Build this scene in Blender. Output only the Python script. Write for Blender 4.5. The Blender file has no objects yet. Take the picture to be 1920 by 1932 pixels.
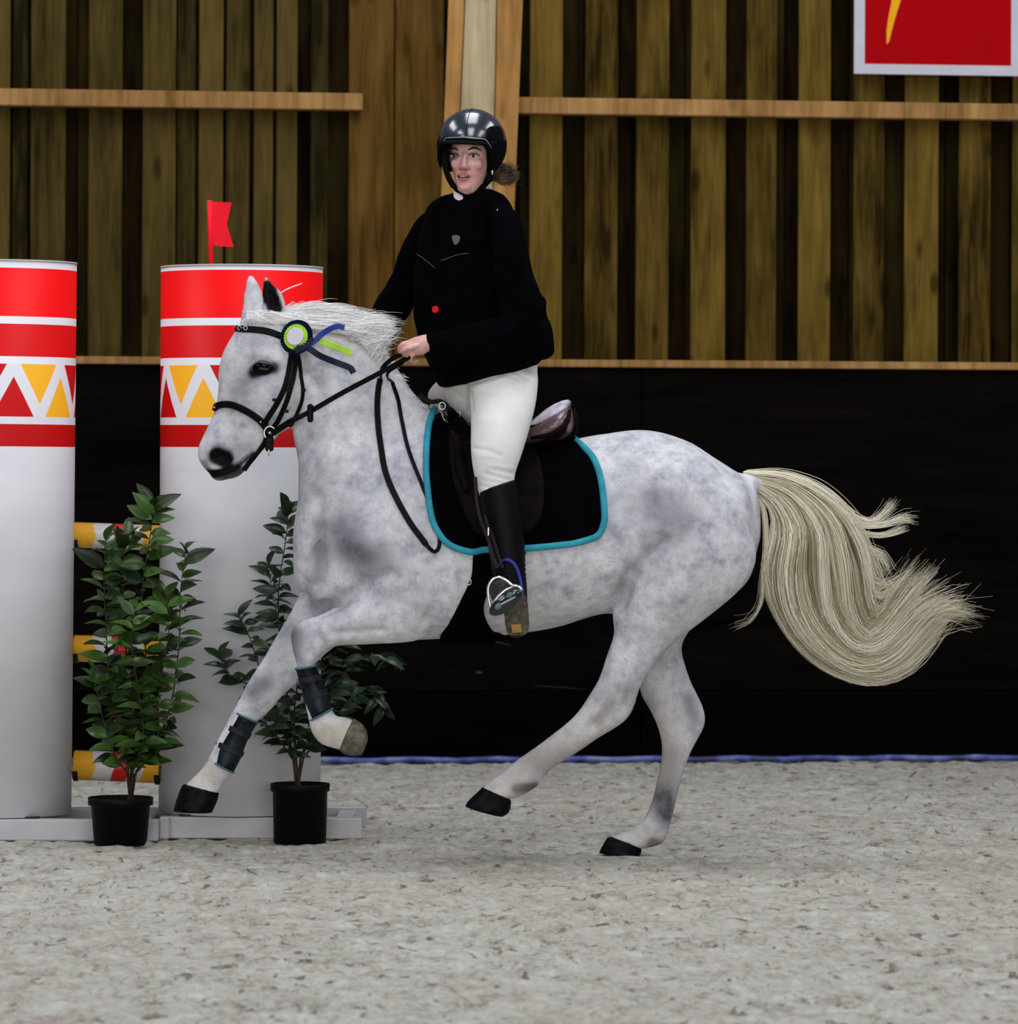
import bpy, bmesh, math, random
import numpy as np
from mathutils import Vector, Matrix, noise, geometry
from mathutils.bvhtree import BVHTree

random.seed(7)
rng = np.random.RandomState(7)
SC = bpy.context.scene
COL = SC.collection

# ------------------------------------------------------------------ camera
F_PX, CAM_D, CAM_H, ROLL = 8400.0, 15.0, 1.373, 0.0043
CX, CY = 960.0, 850.0
cr, sr = math.cos(ROLL), math.sin(ROLL)
cam_data = bpy.data.cameras.new('camera')
cam_data.sensor_fit = 'AUTO'
cam_data.sensor_width = 36
cam_data.sensor_height = 36
cam_data.lens = 36 * F_PX / 1932
cam_data.shift_x = 0
cam_data.shift_y = -(966 - CY) / 1932
cam_data.dof.use_dof = True
cam_data.dof.focus_distance = 14.9
cam_data.dof.aperture_fstop = 5.0
cam = bpy.data.objects.new('camera', cam_data)
COL.objects.link(cam)
cam.matrix_world = Matrix(((cr, -sr, 0, 0), (0, 0, -1, -CAM_D), (sr, cr, 0, CAM_H), (0, 0, 0, 1)))
SC.camera = cam

# ------------------------------------------------------------------ light
SC.view_settings.view_transform = 'Standard'
SC.view_settings.look = 'None'
SC.view_settings.gamma = 1
SC.view_settings.use_curve_mapping = False
SC.view_settings.exposure = -0.28
w = bpy.data.worlds.new('world')
SC.world = w
w.use_nodes = True
bg = w.node_tree.nodes['Background']
bg.inputs[0].default_value = (0.84, 0.88, 1.0, 1)
bg.inputs[1].default_value = 0.17


def area(name, loc, rot, sx, sy, power, col):
    l = bpy.data.lights.new(name, 'AREA')
    l.shape = 'RECTANGLE'
    l.size, l.size_y = sx, sy
    l.energy = power
    l.color = col
    o = bpy.data.objects.new(name, l)
    o.location = loc
    o.rotation_euler = rot
    COL.objects.link(o)
    return o


# roof lights of the riding hall: a row of translucent roof strips over the track
for i, (rx, ry) in enumerate([(-4.5, 0.6), (0.0, 0.6), (4.5, 0.6), (-4.5, -5.5), (0, -5.5), (4.5, -5.5)]):
    area('roof_light', (rx, ry, 6.5), (math.radians(10), 0, 0), 1.8, 4.0, 165, (0.93, 0.95, 1.0))
# added front fill from behind the camera, no real opening there
area('front_fill', (1, -21, 3.0), (math.radians(87), 0, 0), 18, 5.2, 1900, (1.0, 0.96, 0.93))


# ------------------------------------------------------------------ projection helpers
def raydir(px, py):
    dx, dy = px - CX, py - CY
    lx = cr * dx + sr * dy
    ly = -sr * dx + cr * dy
    return Vector((lx / F_PX, 1.0, -ly / F_PX))


CAMP = Vector((0, -CAM_D, CAM_H))


def P(px, py, Y=0.0):
    return CAMP + raydir(px, py) * (Y + CAM_D)


def proj(v):
    v = np.asarray(v)
    t = v[:, 1] + CAM_D
    lx = F_PX * v[:, 0] / t
    ly = -F_PX * (v[:, 2] - CAM_H) / t
    return np.stack([CX + cr * lx - sr * ly, CY + sr * lx + cr * ly], 1)


# ------------------------------------------------------------------ object helpers
def mesh_of(name, verts, faces, smooth=False):
    me = bpy.data.meshes.new(name)
    me.from_pydata([tuple(v) for v in verts], [], [tuple(int(i) for i in f) for f in faces])
    if smooth:
        me.polygons.foreach_set('use_smooth', [True] * len(me.polygons))
    me.update()
    return me


def link(name, me, mat=None, parent=None, loc=None):
    o = bpy.data.objects.new(name, me)
    COL.objects.link(o)
    if mat is not None and me is not None:
        if isinstance(mat, (list, tuple)):
            for m in mat:
                me.materials.append(m)
        elif len(me.materials) == 0:
            me.materials.append(mat)
    if parent is not None:
        o.parent = parent
    if loc is not None:
        o.location = loc
    return o


def obj(name, vf, mat=None, parent=None, smooth=False, fix=True):
    verts, faces = vf
    if parent is not None:
        off = Vector(parent.matrix_world.translation) if False else WLOC.get(parent.name, Vector((0, 0, 0)))
        verts = [Vector(v) - off for v in verts]
    me = mesh_of(name, verts, faces, smooth)
    if fix:
        bm = bmesh.new(); bm.from_mesh(me)
        bmesh.ops.recalc_face_normals(bm, faces=bm.faces)
        bm.to_mesh(me); bm.free()
    o = link(name, me, mat, parent)
    WLOC[o.name] = WLOC.get(parent.name, Vector((0, 0, 0))) if parent is not None else Vector((0, 0, 0))
    return o


WLOC = {}


def empty(name, loc, label, cat, group=None):
    o = bpy.data.objects.new(name, None)
    o.empty_display_size = 0.1
    COL.objects.link(o)
    o.location = loc
    WLOC[o.name] = Vector(loc)
    return tag(o, label, cat, group)


def tag(o, label=None, cat=None, group=None, kind=None):
    if label: o['label'] = label
    if cat: o['category'] = cat
    if group: o['group'] = group
    if kind: o['kind'] = kind
    return o


def join(*vfs):
    V, F = [], []
    for v, f in vfs:
        b = len(V)
        V += [tuple(x) for x in v]
        F += [tuple(i + b for i in q) for q in f]
    return V, F


def box(x0, x1, y0, y1, z0, z1, bev=0.0, M=None):
    bm = bmesh.new()
    bmesh.ops.create_cube(bm, size=1)
    for v in bm.verts:
        v.co = Vector(((x0 + x1) / 2 + v.co.x * (x1 - x0), (y0 + y1) / 2 + v.co.y * (y1 - y0), (z0 + z1) / 2 + v.co.z * (z1 - z0)))
    if bev > 0:
        bmesh.ops.bevel(bm, geom=bm.edges[:], offset=bev, segments=1, affect='EDGES')
    if M is not None:
        bmesh.ops.transform(bm, matrix=M, verts=bm.verts)
    r = ([tuple(v.co) for v in bm.verts], [tuple(v.index for v in f.verts) for f in bm.faces])
    bm.free()
    return r


def cyl(p0, p1, r0, r1=None, n=16):
    r1 = r0 if r1 is None else r1
    return tube([p0, p1], [r0, r1], n)


def resample(pts, step):
    pts = [np.array(p, float) for p in pts]
    out = [pts[0]]
    for a, b in zip(pts, pts[1:]):
        d = np.linalg.norm(b - a)
        k = max(1, int(round(d / step)))
        for i in range(1, k + 1):
            out.append(a + (b - a) * i / k)
    return out


def spline(pts, sub=6, closed=False):
    pts = [np.array(p, float) for p in pts]
    n = len(pts)
    out = []
    rngs = range(n) if closed else range(n - 1)
    for i in rngs:
        if closed:
            p0, p1, p2, p3 = pts[(i - 1) % n], pts[i], pts[(i + 1) % n], pts[(i + 2) % n]
        else:
            p1, p2 = pts[i], pts[i + 1]
            p0 = pts[i - 1] if i > 0 else 2 * p1 - p2
            p3 = pts[i + 2] if i + 2 < n else 2 * p2 - p1
        for k in range(sub):
            t = k / sub
            out.append(0.5 * ((2 * p1) + (-p0 + p2) * t + (2 * p0 - 5 * p1 + 4 * p2 - p3) * t * t + (-p0 + 3 * p1 - 3 * p2 + p3) * t ** 3))
    if not closed:
        out.append(pts[-1])
    return out


def tube(pts, radii, n=8, closed=False, cap=True):
    pts = [Vector(p) for p in pts]
    m = len(pts)
    if not hasattr(radii, '__len__'):
        radii = [radii] * m
    V, F = [], []
    prev = None
    for i, p in enumerate(pts):
        if closed:
            t = pts[(i + 1) % m] - pts[i - 1]
        else:
            t = pts[min(i + 1, m - 1)] - pts[max(i - 1, 0)]
        t.normalize()
        if prev is None:
            a = Vector((0, 0, 1)) if abs(t.z) < 0.9 else Vector((1, 0, 0))
            u = t.cross(a).normalized()
        else:
            u = (prev - t * prev.dot(t)).normalized()
        prev = u
        v = t.cross(u)
        for k in range(n):
            a = 2 * math.pi * k / n
            V.append(p + (u * math.cos(a) + v * math.sin(a)) * radii[i])
    for i in range(m if closed else m - 1):
        for k in range(n):
            a, b = i * n + k, i * n + (k + 1) % n
            c, d = ((i + 1) % m) * n + (k + 1) % n, ((i + 1) % m) * n + k
            F.append((a, b, c, d))
    if cap and not closed:
        F.append(tuple(range(n - 1, -1, -1)))
        F.append(tuple(range((m - 1) * n, m * n)))
    return V, F


def strap(pts, nrm, width, thick, closed=False, taper=None):
    """flat leather strap: pts on a surface, nrm outward normals"""
    pts = [Vector(p) for p in pts]; nrm = [Vector(q).normalized() for q in nrm]
    m = len(pts); V, F = [], []
    for i in range(m):
        if closed:
            t = pts[(i + 1) % m] - pts[i - 1]
        else:
            t = pts[min(i + 1, m - 1)] - pts[max(i - 1, 0)]
        t.normalize()
        s = t.cross(nrm[i])
        if s.length < 1e-5: s = Vector((0, 0, 1))
        s.normalize()
        q = s.cross(t).normalized()
        if q.dot(nrm[i]) < 0: q = -q
        wd = width * (taper[i] if taper else 1) / 2
        for a, b in ((-1, -.5), (-.8, .5), (.8, .5), (1, -.5)):
            V.append(pts[i] + s * (a * wd) + q * (b * thick))
    for i in range(m if closed else m - 1):
        for k in range(4):
            a, b = i * 4 + k, i * 4 + (k + 1) % 4
            j = (i + 1) % m
            F.append((a, b, j * 4 + (k + 1) % 4, j * 4 + k))
    if not closed:
        F.append((3, 2, 1, 0)); F.append(tuple(range((m - 1) * 4, m * 4)))
    return V, F


def lathe(prof, c=(0, 0, 0), n=32, closed_top=True):
    V, F = [], []
    for r, z in prof:
        for k in range(n):
            a = 2 * math.pi * k / n
            V.append((c[0] + r * math.cos(a), c[1] + r * math.sin(a), c[2] + z))
    for i in range(len(prof) - 1):
        for k in range(n):
            F.append((i * n + k, i * n + (k + 1) % n, (i + 1) * n + (k + 1) % n, (i + 1) * n + k))
    F.append(tuple(range(n - 1, -1, -1)))
    F.append(tuple(range((len(prof) - 1) * n, len(prof) * n)))
    return V, F


def sec(c, u, v, e=2.0, k=0.0):
    return np.array(list(c) + list(u) + list(v) + [e, k], float)


def ps(ax, ay, bx, by, Y, wd, k=0.0, e=2.0, dy=0.0):
    """section from two outline points (first = upper/front edge); dy tilts the first point in depth"""
    a, b = P(ax, ay, Y + dy), P(bx, by, Y - dy)
    return sec((a + b) / 2, (a - b) / 2, (0, wd, 0), e, k)


def loft(secs, n=28, sub=4, cap=(0.5, 0.5)):
    S = spline(secs, sub) if len(secs) > 2 and sub > 1 else [np.array(s) for s in secs]
    rings = []

    def ring(s, scale=1.0, off=0.0):
        c, u, v, e, kk = s[:3] + off, s[3:6], s[6:9], s[9], s[10]
        r = []
        for i in range(n):
            a = 2 * math.pi * i / n
            ca, sa = math.cos(a), math.sin(a)
            x = math.copysign(abs(ca) ** (2 / e), ca)
            y = math.copysign(abs(sa) ** (2 / e), sa)
            r.append(c + u * x * scale + v * y * scale * (1 - kk * ca))
        return r
    d0 = S[0][:3] - S[1][:3]; d0 /= (np.linalg.norm(d0) + 1e-9)
    d1 = S[-1][:3] - S[-2][:3]; d1 /= (np.linalg.norm(d1) + 1e-9)
    h0 = cap[0] * min(np.linalg.norm(S[0][3:6]), np.linalg.norm(S[0][6:9]))
    h1 = cap[1] * min(np.linalg.norm(S[-1][3:6]), np.linalg.norm(S[-1][6:9]))
    for t in (80, 55, 28):
        a = math.radians(t); rings.append(ring(S[0], math.cos(a), d0 * h0 * math.sin(a)))
    rings += [ring(s) for s in S]
    for t in (28, 55, 80):
        a = math.radians(t); rings.append(ring(S[-1], math.cos(a), d1 * h1 * math.sin(a)))
    V = [tuple(p) for r in rings for p in r]
    F = []
    for i in range(len(rings) - 1):
        for k in range(n):
            F.append((i * n + k, i * n + (k + 1) % n, (i + 1) * n + (k + 1) % n, (i + 1) * n + k))
    F.append(tuple(range(n - 1, -1, -1)))
    F.append(tuple(range((len(rings) - 1) * n, len(rings) * n)))
    return V, F


def ellipsoid(c, r, R=None, nu=20, nv=12):
    V, F = [], []
    for j in range(1, nv):
        th = math.pi * j / nv
        for i in range(nu):
            a = 2 * math.pi * i / nu
            p = Vector((r[0] * math.sin(th) * math.cos(a), r[1] * math.sin(th) * math.sin(a), r[2] * math.cos(th)))
            if R is not None: p = R @ p
            V.append(p + Vector(c))
    for j in range(nv - 2):
        for i in range(nu):
            F.append((j * nu + i, j * nu + (i + 1) % nu, (j + 1) * nu + (i + 1) % nu, (j + 1) * nu + i))
    t = Vector((0, 0, r[2])); b = Vector((0, 0, -r[2]))
    if R is not None: t, b = R @ t, R @ b
    V += [t + Vector(c), b + Vector(c)]
    n = len(V)
    for i in range(nu):
        F.append((n - 2, (i + 1) % nu, i)); F.append((n - 1, (nv - 2) * nu + i, (nv - 2) * nu + (i + 1) % nu))
    return V, F


def remesh(vf, voxel, smooth_it=6, fac=0.5):
    me = mesh_of('tmp', *vf)
    bm = bmesh.new(); bm.from_mesh(me)
    bmesh.ops.recalc_face_normals(bm, faces=bm.faces)
    bm.to_mesh(me); bm.free()
    o = bpy.data.objects.new('tmp', me); COL.objects.link(o)
    m = o.modifiers.new('r', 'REMESH'); m.mode = 'VOXEL'; m.voxel_size = voxel; m.adaptivity = 0
    if smooth_it:
        s = o.modifiers.new('s', 'SMOOTH'); s.factor = fac; s.iterations = smooth_it
    dg = bpy.context.evaluated_depsgraph_get(); dg.update()
    ev = o.evaluated_get(dg)
    r = bpy.data.meshes.new_from_object(ev)
    bpy.data.objects.remove(o); bpy.data.meshes.remove(me)
    r.polygons.foreach_set('use_smooth', [True] * len(r.polygons))
    return r


def vco(me):
    a = np.empty(len(me.vertices) * 3); me.vertices.foreach_get('co', a); return a.reshape(-1, 3)


def vno(me):
    a = np.empty(len(me.vertices) * 3, np.float32); me.vertex_normals.foreach_get('vector', a); return a.reshape(-1, 3).astype(float)


def setco(me, a):
    me.vertices.foreach_set('co', a.ravel()); me.update()


def dseg(p2, poly):
    p2 = np.asarray(p2); best = np.full(len(p2), 1e9)
    if len(poly) == 1:
        return np.linalg.norm(p2 - np.array(poly[0], float), axis=1)
    for a, b in zip(poly, poly[1:]):
        a = np.array(a, float); b = np.array(b, float); ab = b - a
        t = np.clip(((p2 - a) @ ab) / max(ab @ ab, 1e-9), 0, 1)
        best = np.minimum(best, np.linalg.norm(p2 - a - t[:, None] * ab, axis=1))
    return best


def sculpt(me, strokes):
    """strokes: (polyline px, radius px, amp m, side) side -1 camera side, +1 far, 0 both; optional Y range"""
    for st in strokes:
        poly, r, amp, side = st[:4]
        co, no = vco(me), vno(me)
        p2 = proj(co)
        wgt = np.exp(-(dseg(p2, poly) / r) ** 2)
        if side: wgt = wgt * np.clip(no[:, 1] * side * 2.0 + 0.1, 0, 1)
        if len(st) > 4:
            wgt = wgt * (co[:, 1] > st[4][0]) * (co[:, 1] < st[4][1])
        setco(me, co + no * (amp * wgt)[:, None])


def paint(me, name, blobs, noise_amp=0.0, base=0.0):
    co, no = vco(me), vno(me); p2 = proj(co)
    val = np.full(len(co), base, float)
    for b in blobs:
        poly, r, amp = b[:3]
        side = b[3] if len(b) > 3 else 0
        sharp = b[5] if len(b) > 5 else 2
        wgt = np.exp(-(dseg(p2, poly) / r) ** sharp)
        if side: wgt *= (no[:, 1] * side > -0.15)
        if len(b) > 4 and b[4]: wgt *= (co[:, 1] > b[4][0]) * (co[:, 1] < b[4][1])
        val = val + amp * wgt
    at = me.attributes.new(name, 'FLOAT', 'POINT')
    at.data.foreach_set('value', np.clip(val, 0, 1).astype(np.float32))


def bvh_of(*objs):
    V, F = [], []
    for o in objs:
        me = o.data; b = len(V)
        off = WLOC.get(o.name, Vector((0, 0, 0)))
        V += [v.co + off for v in me.vertices]
        F += [tuple(i + b for i in p.vertices) for p in me.polygons]
    return BVHTree.FromPolygons(V, F)


def hit(bvh, px, py, off=0.0, far=False, fallY=None):
    d = raydir(px, py).normalized()
    if not far:
        l, n, i, dist = bvh.ray_cast(CAMP + d * (CAM_D - 2), d, 6)
    else:
        l0, n0, i0, d0 = bvh.ray_cast(CAMP + d * (CAM_D - 2), d, 6)
        src = P(px, py, 2.0)
        l, n, i, dist = bvh.ray_cast(src, -d, 6)
    if l is None:
        if fallY is None: return None, None
        l, n = P(px, py, fallY), Vector((0, -1, 0))
    if n.dot(d) > 0 and not far: n = -n
    return l + n * off, n


def surf_path(bvh, pts, off=0.004, step=5, fallY=-0.1, smooth=2):
    q = spline(pts, 8); q = resample(q, step)
    L, N = [], []
    lastY = fallY
    for p in q:
        l, n = hit(bvh, p[0], p[1], off)
        if l is None:
            l, n = P(p[0], p[1], lastY), Vector((0, -1, 0))
        lastY = l.y
        L.append(l); N.append(n)
    for _ in range(smooth):
        N = [(N[max(i - 1, 0)] + N[i] + N[min(i + 1, len(N) - 1)]).normalized() for i in range(len(N))]
        L = [L[i] if i in (0, len(L) - 1) else (L[i - 1] + L[i] * 2 + L[i + 1]) / 4 for i in range(len(L))]
    return L, N


def inside(p, poly):
    x, y = p; c = False
    for i in range(len(poly)):
        x1, y1 = poly[i][0], poly[i][1]; x2, y2 = poly[i - 1][0], poly[i - 1][1]
        if (y1 > y) != (y2 > y) and x < (x2 - x1) * (y - y1) / (y2 - y1) + x1: c = not c
    return c


def patch(bvh, outline, off, thick, grid=9, far=False, fallY=-0.2, closed_spline=True, bulge=0.0, maxslope=None):
    ol = spline(outline, 6, True) if closed_spline else [np.array(p, float) for p in outline]
    ol = resample(ol + [ol[0]], grid * 0.8)[:-1]
    xs = [p[0] for p in ol]; ys = [p[1] for p in ol]
    pts = [Vector((p[0], p[1])) for p in ol]
    nb = len(pts)
    y = min(ys) + grid / 2
    row = 0
    while y < max(ys):
        x = min(xs) + (grid / 2 if row % 2 else 0)
        while x < max(xs):
            if inside((x, y), ol) and dseg([(x, y)], ol + [ol[0]])[0] > grid * 0.5:
                pts.append(Vector((x, y)))
            x += grid
        y += grid * .87; row += 1
    r = geometry.delaunay_2d_cdt(pts, [], [list(range(nb))], 1, 1e-4)
    v2, faces = r[0], r[2]
    top, bot = [], []
    for p in v2:
        l, n = hit(bvh, p.x, p.y, 0, far, fallY)
        top.append([l, n])
    # smooth heights a little
    for _ in range(3):
        acc = [[t[0].copy(), t[1].copy(), 1] for t in top]
        for f in faces:
            for a in range(len(f)):
                i, j = f[a], f[a - 1]
                acc[i][0] += top[j][0]; acc[i][1] += top[j][1]; acc[i][2] += 1
                acc[j][0] += top[i][0]; acc[j][1] += top[i][1]; acc[j][2] += 1
        for i in range(len(top)):
            y_new = acc[i][0].y / acc[i][2]
            top[i] = [P(v2[i].x, v2[i].y, y_new), (acc[i][1] / acc[i][2]).normalized()]
    V = [t[0] + t[1] * (off + thick) for t in top] + [t[0] + t[1] * off for t in top]
    n = len(top)
    cnt = {}
    for f in faces:
        for a in range(len(f)):
            e = (f[a - 1], f[a]); cnt[e] = cnt.get(e, 0) + 1
    F = [tuple(f) for f in faces] + [tuple(i + n for i in reversed(f)) for f in faces]
    for (a, b) in list(cnt):
        if (b, a) not in cnt: F.append((b, a, a + n, b + n))
    return V, F


def strands(curves, r0=0.0009, r1=0.0002, n=3, tone=None):
    """numpy builder of thin tapered tubes; curves: list of (k,3) arrays of equal k"""
    C = np.array(curves); m, k, _ = C.shape
    T = np.gradient(C, axis=1); T /= (np.linalg.norm(T, axis=2, keepdims=True) + 1e-9)
    ref = np.array([0.13, 0.95, 0.21]); U = np.cross(T, ref); U /= (np.linalg.norm(U, axis=2, keepdims=True) + 1e-9)
    W = np.cross(T, U)
    tt = np.linspace(0, 1, k)
    rad = (r0 * (1 - tt ** 2) + r1)[None, :, None]
    R = []
    for i in range(n):
        a = 2 * math.pi * i / n
        R.append(C + (U * math.cos(a) + W * math.sin(a)) * rad)
    V = np.stack(R, 2).reshape(-1, 3)
    base = (np.arange(m)[:, None, None] * k + np.arange(k - 1)[None, :, None]) * n
    i0 = np.arange(n)[None, None, :]; i1 = (np.arange(n) + 1)[None, None, :] % n
    Fq = np.stack([base + i0, base + i1, base + n + i1, base + n + i0], -1).reshape(-1, 4)
    me = bpy.data.meshes.new('strands')
    me.vertices.add(len(V)); me.vertices.foreach_set('co', V.ravel())
    me.loops.add(len(Fq) * 4); me.loops.foreach_set('vertex_index', Fq.ravel().astype(np.int32))
    me.polygons.add(len(Fq)); me.polygons.foreach_set('loop_start', np.arange(0, len(Fq) * 4, 4, dtype=np.int32))
    me.update(calc_edges=True)
    me.polygons.foreach_set('use_smooth', [True] * len(Fq))
    if tone is None: tone = rng.rand(m)
    at = me.attributes.new('tone', 'FLOAT', 'POINT')
    at.data.foreach_set('value', np.repeat(np.asarray(tone, np.float32), k * n))
    return me


# ------------------------------------------------------------------ materials
def srgb(r, g, b):
    f = lambda c: (c / 255 / 12.92) if c / 255 <= 0.04045 else ((c / 255 + 0.055) / 1.055) ** 2.4
    return (f(r), f(g), f(b), 1)


def scale3(c, k):
    return (c[0] * k, c[1] * k, c[2] * k, 1)


class NT:
    def __init__(s, name, rough=0.6):
        s.m = bpy.data.materials.new(name); s.m.use_nodes = True
        s.t = s.m.node_tree; s.b = s.t.nodes['Principled BSDF']
        s.b.inputs['Roughness'].default_value = rough
        s.tc = s.n('ShaderNodeTexCoord')

    def n(s, typ, **kw):
        x = s.t.nodes.new(typ)
        for k, v in kw.items(): setattr(x, k, v)
        return x

    def l(s, a, b): s.t.links.new(a, b)

    def mapping(s, scale, src='Object'):
        mp = s.n('ShaderNodeMapping'); mp.inputs['Scale'].default_value = scale
        s.l(s.tc.outputs[src], mp.inputs[0]); return mp.outputs[0]

    def noise(s, scale=5, detail=4, vec=None, rough=0.55, dist=0.0):
        x = s.n('ShaderNodeTexNoise'); x.inputs['Scale'].default_value = scale; x.inputs['Detail'].default_value = detail
        x.inputs['Roughness'].default_value = rough; x.inputs['Distortion'].default_value = dist
        s.l(vec if vec is not None else s.tc.outputs['Object'], x.inputs['Vector']); return x.outputs[0]

    def ramp(s, fac, stops, interp='LINEAR'):
        x = s.n('ShaderNodeValToRGB'); x.color_ramp.interpolation = interp
        e = x.color_ramp.elements
        while len(e) < len(stops): e.new(0.5)
        for i, (p, c) in enumerate(stops):
            e[i].position = p; e[i].color = c if len(c) == 4 else (*c, 1)
        s.l(fac, x.inputs[0]); return x.outputs[0]

    def mix(s, fac, a, b, typ='MIX'):
        x = s.n('ShaderNodeMix', data_type='RGBA', blend_type=typ)
        for v, i in ((fac, 0), (a, 6), (b, 7)):
            if hasattr(v, 'links'): s.l(v, x.inputs[i])
            else: x.inputs[i].default_value = v
        return x.outputs[2]

    def math(s, op, a, b=0.5, c=None):
        x = s.n('ShaderNodeMath', operation=op)
        for i, v in enumerate((a, b, c)):
            if v is None: continue
            if hasattr(v, 'links'): s.l(v, x.inputs[i])
            else: x.inputs[i].default_value = v
        return x.outputs[0]

    def bump(s, h, strength=0.3, dist=0.01):
        x = s.n('ShaderNodeBump'); x.inputs['Strength'].default_value = strength; x.inputs['Distance'].default_value = dist
        s.l(h, x.inputs['Height']); s.l(x.outputs[0], s.b.inputs['Normal'])

    def base(s, c):
        if hasattr(c, 'links'): s.l(c, s.b.inputs['Base Color'])
        else: s.b.inputs['Base Color'].default_value = c

    def attr(s, name):
        x = s.n('ShaderNodeAttribute'); x.attribute_name = name; return x.outputs['Fac']

    def set(s, k, v): s.b.inputs[k].default_value = v; return s


BW = lambda v: (v, v, v, 1)


def simple(name, col, rough=0.6, var=0.15, nscale=30, bump=0.15, bscale=200, metal=0.0, spec=0.15, coat=0.0, vec=None):
    t = NT(name, rough)
    f = t.noise(nscale, 3)
    t.base(t.ramp(f, [(0.3, scale3(col, 1 - var)), (0.7, scale3(col, 1 + var))]))
    t.set('Metallic', metal); t.set('Specular IOR Level', spec)
    if coat: t.set('Coat Weight', coat); t.set('Coat Roughness', 0.05)
    if bump: t.bump(t.noise(bscale, 3), bump, 0.002)
    return t.m

# ================================================================== MATERIALS OF THE HALL
def wood(name, lo, hi, ran=0.5, knots=0.5, gs=1.0):
    t = NT(name, 0.75)
    oi = t.n('ShaderNodeObjectInfo')
    off = t.n('ShaderNodeVectorMath', operation='ADD')
    cmb = t.n('ShaderNodeCombineXYZ')
    r10 = t.math('MULTIPLY', oi.outputs['Random'], 37.0)
    for i in range(3): t.l(r10, cmb.inputs[i])
    t.l(t.tc.outputs['Object'], off.inputs[0]); t.l(cmb.outputs[0], off.inputs[1])
    mp = t.n('ShaderNodeMapping'); mp.inputs['Scale'].default_value = (14 * gs, 14 * gs, 1.0 * gs)
    t.l(off.outputs[0], mp.inputs[0])
    mp2 = t.n('ShaderNodeMapping'); mp2.inputs['Scale'].default_value = (5, 5, 1.6)
    t.l(off.outputs[0], mp2.inputs[0])
    g = t.noise(2.2, 6, mp.outputs[0], 0.6, 0.6)
    big = t.noise(1.5, 3, mp2.outputs[0], 0.6)
    f = t.math('ADD', t.math('MULTIPLY', g, 0.55), t.math('MULTIPLY', big, 0.45))
    f = t.math('ADD', f, t.math('MULTIPLY', t.math('SUBTRACT', oi.outputs['Random'], 0.5), ran * 0.4))
    c = t.ramp(f, [(0.32, lo), (0.52, tuple((a + b) / 2 for a, b in zip(lo, hi))), (0.72, hi)])
    hue = t.noise(0.9, 2, mp2.outputs[0])
    c = t.mix(t.ramp(hue, [(0.5, BW(0)), (0.75, BW(0.3))]), c, (0.06, 0.05, 0.008, 1), 'MIX')
    if knots:
        v = t.n('ShaderNodeTexVoronoi'); v.inputs['Scale'].default_value = 2.6
        mk = t.n('ShaderNodeMapping'); mk.inputs['Scale'].default_value = (3, 3, 1.1); t.l(off.outputs[0], mk.inputs[0])
        t.l(mk.outputs[0], v.inputs['Vector'])
        k = t.ramp(v.outputs['Distance'], [(0.10, BW(knots)), (0.2, BW(0))])
        c = t.mix(k, c, scale3(lo, 0.35))
    t.base(c)
    t.set('Specular IOR Level', 0.03)
    t.bump(g, 0.35, 0.004)
    return t.m


M_board = wood('weathered_board', (0.018, 0.010, 0.0015, 1), (0.18, 0.115, 0.022, 1), 0.55, 0.7)
M_back = wood('dark_back_board', (0.0022, 0.0013, 0.0003, 1), (0.018, 0.010, 0.002, 1), 0.6, 0.6)
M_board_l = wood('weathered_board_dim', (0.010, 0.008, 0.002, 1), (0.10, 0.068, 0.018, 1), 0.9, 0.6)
M_rail = wood('rail_timber', (0.15, 0.075, 0.022, 1), (0.46, 0.26, 0.10, 1), 0.15, 0.3)
M_panel = wood('brown_panel', (0.045, 0.022, 0.004, 1), (0.17, 0.092, 0.022, 1), 0.3, 0.5)
M_orange = wood('column_timber', (0.20, 0.095, 0.025, 1), (0.50, 0.27, 0.09, 1), 0.1, 0.5)
M_pale = wood('column_pale_timber', (0.28, 0.22, 0.12, 1), (0.52, 0.43, 0.27, 1), 0.1, 0.6)

t = NT('kickboard_black', 0.55)
f1 = t.noise(3.0, 5, t.mapping((0.6, 1, 3)))
t.base(t.ramp(f1, [(0.35, (0.0006, 0.0005, 0.0006, 1)), (0.7, (0.0014, 0.0011, 0.0011, 1))]))
t.set('Specular IOR Level', 0.015); t.bump(t.noise(60, 3), 0.15, 0.003)
M_kick = t.m

t = NT('kickboard_dusty', 0.7)
f1 = t.noise(3.0, 6, t.mapping((0.5, 1, 4)), 0.7)
t.base(t.ramp(f1, [(0.35, (0.0012, 0.0008, 0.0008, 1)), (0.75, (0.0055, 0.004, 0.0034, 1))]))
t.set('Specular IOR Level', 0.015)
M_kick2 = t.m

M_scuff = simple('scuff_mark', (0.05, 0.045, 0.04, 1), 0.8)

t = NT('blue_hose', 0.45)
f1 = t.noise(3, 4, t.mapping((3, 3, 3)))
t.base(t.ramp(f1, [(0.38, srgb(28, 34, 70)), (0.5, srgb(58, 72, 150)), (0.68, srgb(120, 125, 160))]))
M_blue_hose = t.m

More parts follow.
